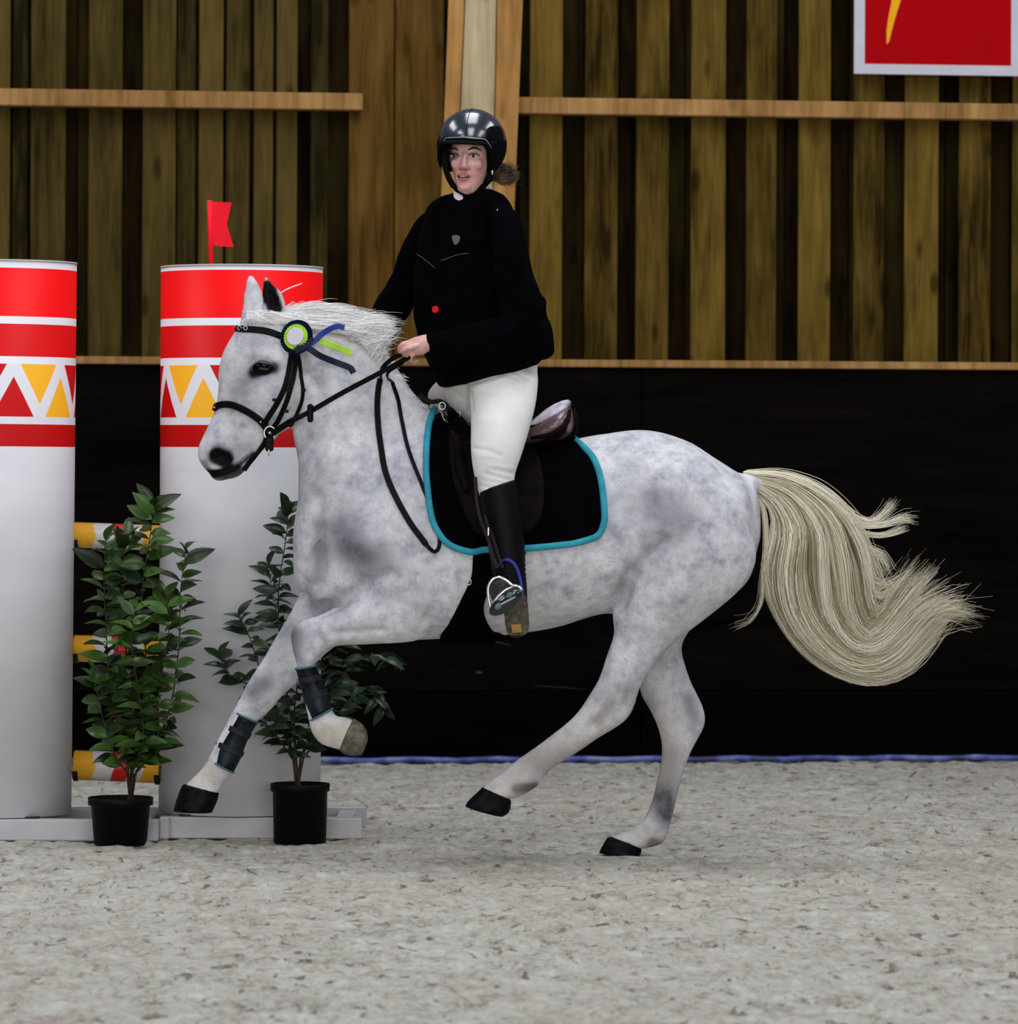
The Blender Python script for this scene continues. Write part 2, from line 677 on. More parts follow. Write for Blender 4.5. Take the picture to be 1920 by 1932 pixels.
# sand
t = NT('sand', 0.95)
big = t.noise(0.9, 3, t.mapping((1, 0.5, 1)))
mid = t.noise(7, 5, t.mapping((1, 0.55, 1)), 0.65)
fine = t.noise(38, 4, t.mapping((1, 0.45, 1)), 0.7)
clod = t.noise(21, 5, t.mapping((0.8, 0.36, 1)), 0.7, 0.3)
f1 = t.math('ADD', t.math('MULTIPLY', mid, 0.45), t.math('MULTIPLY', fine, 0.55))
c = t.ramp(f1, [(0.33, (0.20, 0.175, 0.13, 1)), (0.48, (0.41, 0.40, 0.35, 1)), (0.66, (0.55, 0.56, 0.51, 1))])
c = t.mix(t.ramp(big, [(0.4, BW(0.0)), (0.7, BW(0.35))]), c, (0.36, 0.31, 0.25, 1))
c = t.mix(t.ramp(clod, [(0.35, BW(0.85)), (0.43, BW(0))]), c, (0.10, 0.08, 0.06, 1))
hue = t.noise(21, 2)
c = t.mix(t.ramp(hue, [(0.5, BW(0)), (0.75, BW(0.25))]), c, (0.33, 0.2, 0.17, 1))
t.base(c); t.set('Specular IOR Level', 0.1)
t.bump(t.math('ADD', t.math('MULTIPLY', fine, 0.6), clod), 0.6, 0.02)
M_sand = t.m

# ================================================================== FLOOR
def vnoise2(X, Y, s, seed):
    r = np.random.RandomState(seed); N = 512
    G = r.rand(N, N)
    x, y = X / s, Y / s
    xi, yi = np.floor(x).astype(int), np.floor(y).astype(int)
    fx, fy = x - xi, y - yi
    fx = fx * fx * (3 - 2 * fx); fy = fy * fy * (3 - 2 * fy)
    g = lambda a, b: G[a % N, b % N]
    return (g(xi, yi) * (1 - fx) + g(xi + 1, yi) * fx) * (1 - fy) + (g(xi, yi + 1) * (1 - fx) + g(xi + 1, yi + 1) * fx) * fy


def build_floor():
    xs = np.arange(-3.2, 3.2001, 0.016)
    ys = np.concatenate([np.arange(-6.6, 1.5, 0.016), np.arange(1.5, 5.7, 0.03)])
    X, Y = np.meshgrid(xs, ys)
    a = vnoise2(X, Y, 0.06, 1); b = vnoise2(X, Y, 0.028, 2); c = vnoise2(X, Y, 0.35, 3)
    Z = -0.006 + 0.016 * (a - 0.5) + 0.009 * (b - 0.5) + 0.012 * (c - 0.5)
    pit = vnoise2(X + 3, Y, 0.075, 5)
    Z -= 0.02 * np.clip(pit - 0.74, 0, 1) * 3
    clod = vnoise2(X, Y + 7, 0.05, 9)
    Z += 0.022 * np.clip(clod - 0.80, 0, 1) * 3
    # a raked ridge/foot track a little nearer the wall
    Z += 0.02 * np.exp(-((Y - 0.1 - 0.05 * np.sin(X * 2)) / 0.5) ** 2) * 0 
    ed = np.minimum.reduce([X + 3.2, 3.2 - X, Y + 6.6, 5.7 - Y]); Z = np.where(ed < .02, -.02, Z)
    ny, nx = X.shape
    V = np.stack([X, Y, Z], -1).reshape(-1, 3)
    idx = np.arange(nx * ny).reshape(ny, nx)
    Fq = np.stack([idx[:-1, :-1], idx[:-1, 1:], idx[1:, 1:], idx[1:, :-1]], -1).reshape(-1, 4)
    # outer apron, flat, closes the floor to the hall edges
    me = bpy.data.meshes.new('floor')
    big = np.array([[-14, -20, -.012], [14, -20, -.012], [14, 6.5, -.012], [-14, 6.5, -.012]])
    n0 = len(V)
    V = np.concatenate([V, big]); Fq = np.concatenate([Fq, [[n0, n0 + 1, n0 + 2, n0 + 3]]])
    me.vertices.add(len(V)); me.vertices.foreach_set('co', V.ravel())
    me.loops.add(len(Fq) * 4); me.loops.foreach_set('vertex_index', Fq.ravel().astype(np.int32))
    me.polygons.add(len(Fq)); me.polygons.foreach_set('loop_start', np.arange(0, len(Fq) * 4, 4, dtype=np.int32))
    me.update(calc_edges=True)
    me.polygons.foreach_set('use_smooth', [True] * len(Fq))
    o = link('floor', me, M_sand)
    tag(o, 'pale grey sand and fibre riding surface with dark specks', None, None, 'structure')


build_floor()

# ================================================================== WALL
TH = math.atan(0.118)
W0 = Vector((0, 4.75, 0)); WE = Vector((math.cos(TH), math.sin(TH), 0)); WN = Vector((math.sin(TH), -math.cos(TH), 0))


def wpt(px, py, d=0.0):
    """(s, z) on the wall plane moved d towards the hall"""
    o = W0 + WN * d; r = raydir(px, py)
    t = (o - CAMP).dot(WN) / r.dot(WN)
    p = CAMP + r * t
    return (p - o).dot(WE), p.z


WALLM = Matrix(((WE.x, -WN.x, 0, W0.x), (WE.y, -WN.y, 0, W0.y), (0, 0, 1, 0), (0, 0, 0, 1)))


def wbox(s0, s1, d0, d1, z0, z1, bev=0.004):
    """box in wall coordinates; d = distance in front of the wall plane"""
    return box(s0, s1, -d1, -d0, z0, z1, bev)


wall = bpy.data.objects.new('wall_back', None)
COL.objects.link(wall); wall.matrix_world = WALLM
tag(wall, 'riding hall wall of upright timber cladding above black kickboards', None, None, 'structure')


def wobj(name, vf, mat):
    me = mesh_of(name, *vf)
    o = link(name, me, mat, wall)
    return o


SW, SE = -5.2, 5.4   # wall extent in s
ZT = 3.6
zrail = wpt(960, 676, 0.0)[1]
# backing behind everything
wobj('backing_panel', wbox(SW, SE, -0.10, -0.06, 0, ZT, 0), M_back)
# recessed boards
sx = SW
rr = random.Random(3)
while sx < SE:
    wd = rr.uniform(0.135, 0.15)
    d = rr.uniform(-0.045, -0.035)
    wobj('board', wbox(sx, sx + wd, d - 0.018, d, zrail - 0.02, ZT, 0.004), M_back)
    sx += wd + 0.006
# proud boards (right-hand bay)
right = [(998, 1060), (1102, 1165), (1199, 1261), (1303, 1368), (1407, 1464), (1506, 1566), (1610, 1667), (1706, 1770), (1808, 1868), (1909, 1972), (2010, 2072), (2110, 2172), (2212, 2272), (2313, 2375), (2414, 2474), (2515, 2577), (2616, 2676), (2717, 2779), (2818, 2880), (2919, 2981), (3020, 3080)]
left = [(-1230, -1165), (-1122, -1060), (-1014, -950), (-906, -840), (-798, -732), (-690, -626), (-582, -520), (-474, -410), (-366, -300), (-258, -194), (-150, -85), (-45, 18), (57, 123), (166, 230), (268, 331), (374, 420), (478, 514), (585, 618)]
dimleft = [(22, 52), (333, 368), (425, 470), (520, 560)]
rb = random.Random(11)
for (a, b) in right:
    s0, s1 = wpt(a, 500, 0.02)[0], wpt(b, 500, 0.02)[0]
    wobj('board', wbox(s0, s1, -0.006 + rb.uniform(-.004, .006), 0.022 + rb.uniform(-.004, .004), zrail - 0.02, ZT, 0.004), M_board)
for (a, b) in left:
    s0, s1 = wpt(a, 500, 0.02)[0], wpt(b, 500, 0.02)[0]
    wobj('board', wbox(s0, s1, -0.006, 0.018 + rb.uniform(-.004, .004), zrail - 0.02, ZT, 0.004), M_board_l)
for (a, b) in dimleft:
    s0, s1 = wpt(a, 500, 0.0)[0], wpt(b, 500, 0.0)[0]
    wobj('board', wbox(s0, s1, -0.03, -0.008, zrail - 0.02, ZT, 0.004), M_board_l)
# brown flush panels between the bays
for (a, b) in ((657, 742), (744, 836)):
    s0, s1 = wpt(a, 500, 0.03)[0], wpt(b, 500, 0.03)[0]
    wobj('panel', wbox(s0, s1, -0.02, 0.035, zrail - 0.02, ZT, 0.005), M_panel)
# horizontal rails
zt, zb = wpt(350, 172, 0.09)[1], wpt(350, 204, 0.09)[1]
wobj('rail', wbox(SW, wpt(684, 190, 0.09)[0], 0.01, 0.11, zb, zt, 0.004), M_rail)
zt, zb = wpt(1450, 190, 0.09)[1], wpt(1450, 221, 0.09)[1]
wobj('rail', wbox(wpt(968, 200, 0.09)[0], SE, 0.01, 0.11, zb, zt, 0.004), M_rail)
# sill on the kickboards
zt, zb = wpt(1450, 681, 0.11)[1], wpt(1450, 695, 0.11)[1]
wobj('sill', wbox(SW, SE, -0.05, 0.12, zb, zt, 0.003), M_rail)
# kickboard sheets
zseam = wpt(960, 1305, 0.1)[1]
edges = [SW, wpt(440, 900, .1)[0], wpt(1210, 900, .1)[0], SE]
for i in range(3):
    wobj('kickboard_panel', wbox(edges[i] + 0.002, edges[i + 1] - 0.002, 0.06, 0.10, zseam + 0.004, zb, 0.003), M_kick2)
    wobj('kickboard_panel', wbox(edges[i] + 0.002, edges[i + 1] - 0.002, 0.065, 0.105, 0.0, zseam, 0.003), M_kick)
# scuffs: thin pale scratches in the black sheets
for pl, r in (([(870, 1206), (905, 1207), (940, 1212), (965, 1218)], 0.0028), ([(896, 1268), (904, 1269), (910, 1270)], 0.006), ([(1000, 1293), (1060, 1297), (1110, 1302)], 0.0012)):
    pts = []
    for q in spline(pl, 5):
        s, z = wpt(q[0], q[1], 0.1); pts.append(Vector((s, -0.1, z)))
    wobj('scuff', tube(pts, [r * (0.3 + math.sin(math.pi * i / (len(pts) - 1))) * .8 for i in range(len(pts))], 6), M_scuff)

# portal frame column in front of the wall, leaning slightly
col = empty('timber_column', W0 + WE * wpt(900, 300, 0.2)[0], None, None)
col['kind'] = 'structure'
col['label'] = 'orange brown timber column with a pale middle strip behind the rider'
col.name = 'column'
WLOC[col.name] = Vector(col.location)


def leaning(xa0, xb0, xa1, xb1, d0, d1):
    """post between image lines at y=0 and y=700, continued to the floor"""
    V = []
    for k in (-0.10, 0.968):
        for (a0, a1) in ((xa0, xa1), (xb0, xb1)):
            x = a0 + (a1 - a0) * k; y = 700 * k
            for d in (d0, d1):
                s, z = wpt(x, y, d)
                V.append(W0 + WE * s + WN * d + Vector((0, 0, z)))
    F = []
    for i in range(1):
        b = i * 4
        for q in ((0, 1, 5, 4), (1, 3, 7, 5), (3, 2, 6, 7), (2, 0, 4, 6)):
            F.append(tuple(b + j for j in q))
    F += [(0, 2, 3, 1), (4, 5, 7, 6)]
    return V, F


obj('side_timber', leaning(846, 876, 820, 846, 0.11, 0.24), M_orange, col)
obj('side_timber', leaning(938, 986, 925, 958, 0.11, 0.24), M_orange, col)
obj('middle_timber', leaning(878, 936, 848, 923, 0.12, 0.225), M_pale, col)

# blue hose along the foot of the wall
pts = []
for i in range(110):
    s = SW + (SE - SW) * i / 109
    pts.append(W0 + WE * s + WN * 0.145 + Vector((0, 0, 0.012 + 0.003 * math.sin(i * 1.7))))
o = obj('blue_hose', tube(pts, 0.014, 10), M_blue_hose, None, True)
tag(o, 'thin blue hose lying along the foot of the black kickboards', 'hose')

# ------------------------------------------------------------------ red banner, upper right
M_bred = simple('banner_red', srgb(165, 2, 12), 0.6, 0.08, 3, 0.03, spec=.03)
M_bwhite = simple('banner_white', (0.50, 0.50, 0.56, 1), 0.55, 0.05, 6, 0.03)
M_byel = simple('banner_yellow', srgb(225, 160, 10), 0.5, 0.05)
s0, z0 = wpt(1611, 139, 0.13); s1, z1 = wpt(1927, 0, 0.13)
z1 = z0 + 1.0
sc_ = W0 + WE * ((s0 + s1) / 2) + WN * 0.13 + Vector((0, 0, z0))
ban = empty('banner', sc_, 'red hanging banner with white border and a yellow slash, upper right wall', 'banner')


def wplate(s0, s1, z0, z1, d0, d1):
    V = []
    for d in (d0, d1):
        for s, z in ((s0, z0), (s1, z0), (s1, z1), (s0, z1)):
            V.append(W0 + WE * s + WN * d + Vector((0, 0, z)))
    return V, [(0, 1, 2, 3), (7, 6, 5, 4), (0, 4, 5, 1), (1, 5, 6, 2), (2, 6, 7, 3), (3, 7, 4, 0)]


bw = (s1 - s0) * 0.062
obj('border', join(wplate(s0, s1, z0, z0 + bw * 0.95, .116, .131), wplate(s0, s0 + bw, z0 + bw * .95, z1, .116, .131), wplate(s1 - bw, s1, z0 + bw * .95, z1, .116, .131), wplate(s0, s1, z1, z1 + bw, .116, .131)), M_bwhite, ban)
obj('red_field', wplate(s0 + bw, s1 - bw, z0 + bw * .95, z1, .116, .128), M_bred, ban)
pl = [(1699, 0), (1712, -60), (1690, -60), (1682, 0), (1676, 30), (1672, 58), (1672, 84), (1677, 78), (1684, 50), (1692, 22)]
V = []
for d in (.1285, .130):
    for (x, y) in pl:
        s, z = wpt(x, y, d); V.append(W0 + WE * s + WN * d + Vector((0, 0, z)))
n = len(pl)
obj('yellow_slash', (V, [tuple(range(n)), tuple(range(2 * n - 1, n - 1, -1))] + [(i, (i + 1) % n, (i + 1) % n + n, i + n) for i in range(n)]), M_byel, ban)

# ================================================================== JUMP STANDARDS
t = NT('standard_print', 0.42)
xyz = t.n('ShaderNodeSeparateXYZ'); t.l(t.tc.outputs['Object'], xyz.inputs[0])
ang = t.math('ARCTAN2', xyz.outputs[0], t.math('MULTIPLY', xyz.outputs[1], -1.0))   # 0 = towards camera, + = right
deg = t.math('MULTIPLY', ang, 180 / math.pi)
z = xyz.outputs[2]
YS = 15.70   # depth of the standard's front
zz = lambda py: CAM_H - (py - CY) * YS / F_PX - 0.078
WHT, RED, YEL, RED2 = (0.66, 0.67, 0.71, 1), srgb(235, 6, 10), srgb(235, 172, 32), srgb(200, 12, 18)


def band(lo, hi):
    return t.math('MULTIPLY', t.math('GREATER_THAN', z, lo), t.math('LESS_THAN', z, hi))


sm = t.noise(1.5, 4, t.mapping((1, 1, 2)))
c = t.ramp(sm, [(0.3, (0.60, 0.61, 0.65, 1)), (0.7, (0.74, 0.75, 0.79, 1))])
red = t.ramp(z if False else sm, [(0.2, scale3(RED, .9)), (0.8, RED)])
c = t.mix(band(zz(846), zz(804)), c, scale3(RED, 0.55))
c = t.mix(band(zz(677), zz(616)), c, scale3(RED, 0.75))
c = t.mix(band(zz(602), zz(511)), c, RED)
# zigzag band
zb0, zb1 = zz(790), zz(691)
h = t.math('DIVIDE', t.math('SUBTRACT', z, zb0), zb1 - zb0)        # 0 bottom 1 top
PER = 40.0
ph = t.math('DIVIDE', t.math('ADD', deg, 360 - 20.0 + 0.0), PER)
ph0 = t.n('ShaderNodeValue'); ph0.outputs[0].default_value = 0
phs = t.math('ADD', ph, ph0.outputs[0])
fr = t.math('FRACT', phs)
tri = t.math('SUBTRACT', 1.0, t.math('ABSOLUTE', t.math('SUBTRACT', t.math('MULTIPLY', fr, 2.0), 1.0)))  # 0 at apex-top angle,1 mid
tri = t.math('SUBTRACT', 1.0, tri)    # 1 at integer phase
diff = t.math('SUBTRACT', h, tri)      # >0 above the zigzag (down triangles)
line = t.math('LESS_THAN', t.math('ABSOLUTE', diff), 0.24)
up = t.math('LESS_THAN', diff, 0.0)
par = t.math('FRACT', t.math('MULTIPLY', t.math('FLOOR', t.math('ADD', phs, 0.5)), 0.5))
par2 = t.math('FRACT', t.math('MULTIPLY', t.math('FLOOR', phs), 0.5))
upc = t.mix(t.math('GREATER_THAN', par, 0.25), YEL, scale3(RED, .6))
dnc = t.mix(t.math('GREATER_THAN', par2, 0.25), scale3(RED, .6), YEL)
tc2 = t.mix(up, dnc, upc)
tc2 = t.mix(line, tc2, WHT)
c = t.mix(band(zb0, zb1), c, tc2)
t.base(c); t.set('Specular IOR Level', 0.12)
M_std = t.m
M_white = simple('white_paint', (0.48, 0.48, 0.50, 1), 0.4, 0.1, 6, 0.1)
M_dark = simple('dark_metal', (0.012, 0.012, 0.012, 1), 0.5)
M_ypole = None


def pole_mat():
    t = NT('striped_pole', 0.3)
    xyz = t.n('ShaderNodeSeparateXYZ'); t.l(t.tc.outputs['Object'], xyz.inputs[0])
    wob = t.math('ADD', xyz.outputs[0], t.math('MULTIPLY', t.math('ABSOLUTE', xyz.outputs[2]), 0.35))
    c = t.ramp(t.math('ADD', wob, 0.5), [(0, YEL), (0.428, (0.62, 0.62, 0.6, 1)), (0.495, srgb(205, 25, 20)), (0.548, (0.62, 0.62, 0.6, 1)), (0.598, YEL)], 'CONSTANT')
    n = t.noise(8, 4)
    c = t.mix(t.ramp(n, [(0.35, BW(.25)), (0.6, BW(0))]), c, (0.2, 0.12, 0.04, 1))
    t.base(c); return t.m


M_ypole = pole_mat()


def standard(rz, cx_px, yfront, ybase_px, top_px, label, lean=0.0, x0=None, x1=None, flag=False):
    """round hollow jump standard on two plank feet"""
    Yc = yfront + 0.285
    sc = F_PX / (CAM_D + Yc)
    R = 152.5 / sc
    base = P(cx_px, 900, Yc)
    e = empty('jump_standard', (base.x, Yc, 0), label, 'jump standard', 'round red and white jump standards')
    ztop = CAM_H - (top_px - CY) / sc
    zbot = 0.078
    # shell with wall thickness, open top
    n = 64; prof = [(R, 0), (R, ztop - zbot), (R - .012, ztop - zbot), (R - .012, 0)]
    V, F = [], []
    for r, zc in prof:
        for k in range(n):
            a = 2 * math.pi * k / n
            V.append((r * math.cos(a), r * math.sin(a), zc))
    for i in range(4):
        for k in range(n):
            F.append((i * n + k, i * n + (k + 1) % n, ((i + 1) % 4) * n + (k + 1) % n, ((i + 1) % 4) * n + k))
    me = mesh_of('column', V, F)
    for p in me.polygons: p.use_smooth = abs(p.normal.z) < 0.5
    o = link('shell', me, M_std, e, (0, 0, zbot)); o.rotation_euler = (0, lean, math.radians(rz))
    WLOC[o.name] = Vector((base.x, Yc, zbot))
    rim = [(R + .002, 0), (R + .002, .006), (R - .014, .006), (R - .014, 0)]
    V, F = [], []
    for r, zc in rim:
        for k in range(n):
            a = 2 * math.pi * k / n
            V.append((base.x + math.sin(lean) * (ztop - zbot) + r * math.cos(a), Yc + r * math.sin(a), ztop + zc - .001))
    for i in range(4):
        for k in range(n):
            F.append((i * n + k, i * n + (k + 1) % n, ((i + 1) % 4) * n + (k + 1) % n, ((i + 1) % 4) * n + k))
    obj('rim', (V, F), M_white, e, True)
    xa, xb = P(x0, 1560, yfront).x, P(x1, 1560, yfront).x
    obj('foot', box(xa, xb, yfront - 0.0, yfront + 0.07, 0, 0.074, 0.004), M_white, e)
    obj('foot', box(xa, xb, yfront + 0.50, yfront + 0.57, 0, 0.074, 0.004), M_white, e)
    obj('shadow_gap_plate', box(base.x - .2, base.x + .2, yfront + 0.04, yfront + 0.53, 0.0742, 0.0805, 0.001), M_dark, e)  # dark strip for the shadow gap between shell and feet
    for s in (xa + .04, xb - .10):
        obj('cross_foot', box(s, s + .06, yfront + 0.071, yfront + 0.499, 0, 0.06, 0.004), M_white, e)
    # track for the cups
    return e, base.x, Yc, R, ztop


e1, xs1, yc1, R1, zt1 = standard(0, -16, 0.58, 1590, 502, 'round red and white jump standard cut off by the left picture edge', 0.006, -330, 298)
e2, xs2, yc2, R2, zt2 = standard(-4, 454.5, 0.70, 1585, 509, 'round red and white jump standard behind the horse head with red flag', 0.0, 300, 682)
# rounded white end block on the second standard's foot
ends = P(309, 1570, 0.66)
obj('foot_end', box(ends.x - .018, ends.x + .02, 0.655, 0.70, 0, .078, .006), M_white, e2)

# flag
M_flag = simple('flag_red', srgb(245, 25, 45), 0.6, 0.05, 8, 0.05)
fl = empty('corner_flag', (P(398, 508, 0.75).x, 0.75, P(398, 508, .75).z), 'small red swallowtail flag on top of the second jump standard', 'flag')
p0, p1 = P(399, 520, 0.742), P(395, 378, 0.742)
obj('flag_stick', tube([p0, p1], 0.009, 10), M_flag, fl, True)
ol = [(392, 380), (412, 381), (437, 382), (433, 400), (428, 422), (434, 445), (441, 466), (420, 465), (404, 463), (396, 463)]
V = []
for side in (0, 1):
    for (x, y) in ol: V.append(P(x, y, 0.735 + side * 0.003 + 0.012 * math.sin((x - 390) / 14.0)))
n = len(ol)
obj('flag_cloth', (V, [(0, 1, 8, 9), (1, 2, 3, 8), (3, 4, 7, 8), (4, 5, 6, 7), (n + 9, n + 8, n + 1, n), (n + 8, n + 3, n + 2, n + 1), (n + 8, n + 7, n + 4, n + 3), (n + 7, n + 6, n + 5, n + 4)] + [(i, (i + 1) % n, (i + 1) % n + n, i + n) for i in range(n)]), M_flag, fl)

# poles
yp = 0.93
nm = ['top', 'middle', 'lowest']
for i, (ya, yb, r) in enumerate(((1009, 1015, .0455), (1223, 1227, .0475), (1443, 1450, .053))):
    pa, pb = P(139, ya, yp), P(301.5, yb, yp)
    # ends bear on the two round standards
    mid = (pa + pb) / 2
    L = (pb - pa).length
    V, F = tube([(-L / 2, 0, 0), (-L / 2 + .004, 0, 0), (L / 2 - .004, 0, 0), (L / 2, 0, 0)], [r - .004, r, r, r - .004], 28)
    me = mesh_of('pole', V, F, False)
    for p in me.polygons: p.use_smooth = len(p.vertices) == 4
    o = link('jump_pole', me, M_ypole)
    o.location = mid
    o.rotation_euler = (0, -math.atan2((pb - pa).z, (pb - pa).x), 0)
    WLOC[o.name] = Vector(mid)
    for (e_, xq, dx_) in ((e1, pa.x + .008, 1), (e2, pb.x - .008, -1)):
        rp = [Vector((xq, mid.y + (r + .003) * math.sin(a), (pa if dx_ > 0 else pb).z - (r + .003) * math.cos(a))) for a in np.linspace(-1.2, 1.2, 9)]
        cu = obj('pole_cup', strap(rp, [p - Vector((xq, mid.y, mid.z)) for p in rp], .02, .004), M_dark, e_)
    tag(o, ['topmost yellow jump pole with white and red band between the standards', 'middle yellow jump pole with white and red band between the standards', 'lowest yellow jump pole with white and red band, behind the plant stem'][i], 'jump pole', 'yellow jump poles with red and white bands')

# ================================================================== POTTED PLANTS
M_pot = simple('pot_plastic', (0.003, 0.003, 0.0034, 1), 0.5, 0.1, 10, 0.05, spec=.08)
M_soil = simple('soil', (0.02, 0.013, 0.008, 1), 0.9, 0.4, 60, 0.5)
M_stem = simple('stem_bark', (0.045, 0.035, 0.02, 1), 0.8, 0.3, 60, 0.4)


def leafmat(name, lo, hi):
    t = NT(name, 0.32)
    oi = t.n('ShaderNodeObjectInfo')
    n = t.noise(20, 3)
    f = t.math('ADD', t.math('MULTIPLY', n, 0.3), t.math('MULTIPLY', oi.outputs['Random'], 0.7))
    t.base(t.ramp(f, [(0.15, lo), (0.6, tuple((a + b) / 2 for a, b in zip(lo, hi))), (0.85, hi)]))
    t.set('Specular IOR Level', 0.3)
    return t.m


M_leaf = leafmat('laurel_leaf', (0.006, 0.015, 0.003, 1), (0.055, 0.13, 0.022, 1))
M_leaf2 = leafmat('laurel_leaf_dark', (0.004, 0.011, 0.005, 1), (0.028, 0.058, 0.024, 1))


def leaf_mesh(name, L, Wd, bend, mat):
    V, F = [], []
    k = 7
    for i in range(k):
        u = i / (k - 1)
        wv = Wd * math.sin(math.pi * (u ** 0.8)) ** 0.9 * 0.5 + 0.0006
        x = L * u; z = -bend * L * u * u
        V += [(x, -wv, z + wv * 0.45), (x, 0, z), (x, wv, z + wv * 0.45)]
    for i in range(k - 1):
        a = i * 3
        F += [(a, a + 3, a + 4, a + 1), (a + 1, a + 4, a + 5, a + 2)]
    m = len(V)
    V += [(x, y, z - 0.0007) for x, y, z in V]
    F += [tuple(j + m for j in reversed(f)) for f in F]
    me = mesh_of(name, V, F, True); me.materials.append(mat); return me


def plant(cpx, Yc, pot, stems, label, leafset, mat, nleaf, seed, twigs_color, smallness=1.0):
    r = random.Random(seed)
    (xl, xr, yt, xbl, xbr, yb) = pot
    sc = F_PX / (CAM_D + Yc)
    cx = P((xl + xr) / 2, yt, Yc).x
    e = empty('potted_laurel', (cx, Yc, 0), label, 'potted plant', 'potted laurels in front of the jump')
    H = P(cpx, yt, Yc).z
    Rt = (xr - xl) / 2 / sc; Rb = (xbr - xbl) / 2 / sc
    prof = [(Rb * .6, 0.0), (Rb, 0.0), (Rb + (Rt * .93 - Rb) * .82, H - .028), (Rt, H - .026), (Rt, H), (Rt - .006, H), (Rt - .01, H - .03), (Rt - .02, H - .035)]
    obj('pot', lathe(prof, (cx, Yc, 0.0), 40), M_pot, e, True)
    obj('soil', lathe([(Rt * .8, H - .034), (Rt - .012, H - .026), (Rt * .5, H - .02)], (cx, Yc, 0), 24), M_soil, e, True)
    allst = []
    for st in stems:
        pts = [P(x, y, Yc + d) for (x, y, d) in st]
        pts = [Vector(q) for q in spline(pts, 5)]
        pts[0].z = min(pts[0].z, H - .03)
        m = len(pts)
        rad = [0.0065 * (1 - 0.75 * i / m) * (1 if len(allst) == 0 else .6) for i in range(m)]
        obj('stem', tube(pts, rad, 7), M_stem, e, True)
        allst.append(pts)
    meshes = [leaf_mesh('leaf', L, Wd, b, mat) for (L, Wd, b) in leafset]
    tot = sum(sum((a - b).length for a, b in zip(p, p[1:])) for p, in zip(allst[1:]))
    count = 0
    for si, pts in enumerate(allst[1:]):
        ln = sum((a - b).length for a, b in zip(pts, pts[1:]))
        k = int(nleaf * ln / tot)
        for j in range(k):
            u = 0.12 + 0.88 * (j + r.random() * .6) / k
            f = min(u, 1) * (len(pts) - 1); i = min(int(f), len(pts) - 2)
            p = pts[i].lerp(pts[i + 1], f - i)
            tdir = (pts[i + 1] - pts[i]).normalized()
            az = j * 2.4 + r.uniform(-.5, .5)
            out = Vector((math.cos(az), math.sin(az) * 0.8, 0))
            upw = 0.25 + 0.9 * max(0, (u - .75)) * 3 + r.uniform(-.25, .25)
            d = (out + tdir * upw).normalized()
            me = meshes[r.randrange(len(meshes))]
            o = bpy.data.objects.new('leaf', me); COL.objects.link(o); o.parent = e
            fc = Vector((r.uniform(-.5, .5), -0.75, 0.75)).normalized()
            side = d.cross(fc).normalized()
            upv = side.cross(d).normalized()
            tw = r.uniform(-.6, .6)
            s2 = side * math.cos(tw) + upv * math.sin(tw); u2 = d.cross(s2) * -1
            if u2.z - u2.y < 0: s2, u2 = -s2, -u2
            s = r.uniform(.75, 1.15) * (1.0 - 0.25 * (u > .93))
            M = Matrix(((d.x, s2.x, u2.x), (d.y, s2.y, u2.y), (d.z, s2.z, u2.z)))
            if M.determinant() < 0: M = Matrix(((d.x, -s2.x, u2.x), (d.y, -s2.y, u2.y), (d.z, -s2.z, u2.z)))
            o.matrix_basis = Matrix.Translation(p - Vector(e.location)) @ M.to_4x4() @ Matrix.Scale(s, 4)
            count += 1
    return e


plant(228, 0.455, (166, 289, 1504, 178, 277, 1599),
      [[(243, 1520, 0), (245, 1490, 0), (248, 1462, 0)],
       [(247, 1468, 0), (262, 1380, -.01), (275, 1250, 0), (268, 1120, -.01), (285, 1000, 0), (290, 945, 0)],
       [(247, 1470, 0), (285, 1420, .0), (322, 1330, 0), (338, 1210, -.02), (340, 1120, 0), (352, 1030, 0)],
       [(246, 1466, 0), (225, 1380, 0), (205, 1270, -.03), (200, 1180, 0), (196, 1090, 0), (200, 1010, 0)],
       [(246, 1466, 0), (250, 1370, .06), (240, 1270, .07), (235, 1170, .05), (232, 1070, .04), (240, 1010, .03)],
       [(247, 1466, 0), (295, 1400, -.05), (300, 1300, -.07), (318, 1200, -.06), (312, 1110, -.05)],
       [(246, 1466, 0), (215, 1420, -.05), (190, 1340, -.05), (178, 1270, -.04)],
       [(246, 1466, 0), (270, 1400, -.08), (262, 1310, -.1), (248, 1220, -.1), (255, 1140, -.08)]],
      'tall potted laurel in black pot between the two jump standards, in front of the poles',
      [(0.105, 0.046, .15), (0.09, 0.044, .3), (0.115, 0.048, .1), (0.08, .040, .4)], M_leaf, 292, 5, None)

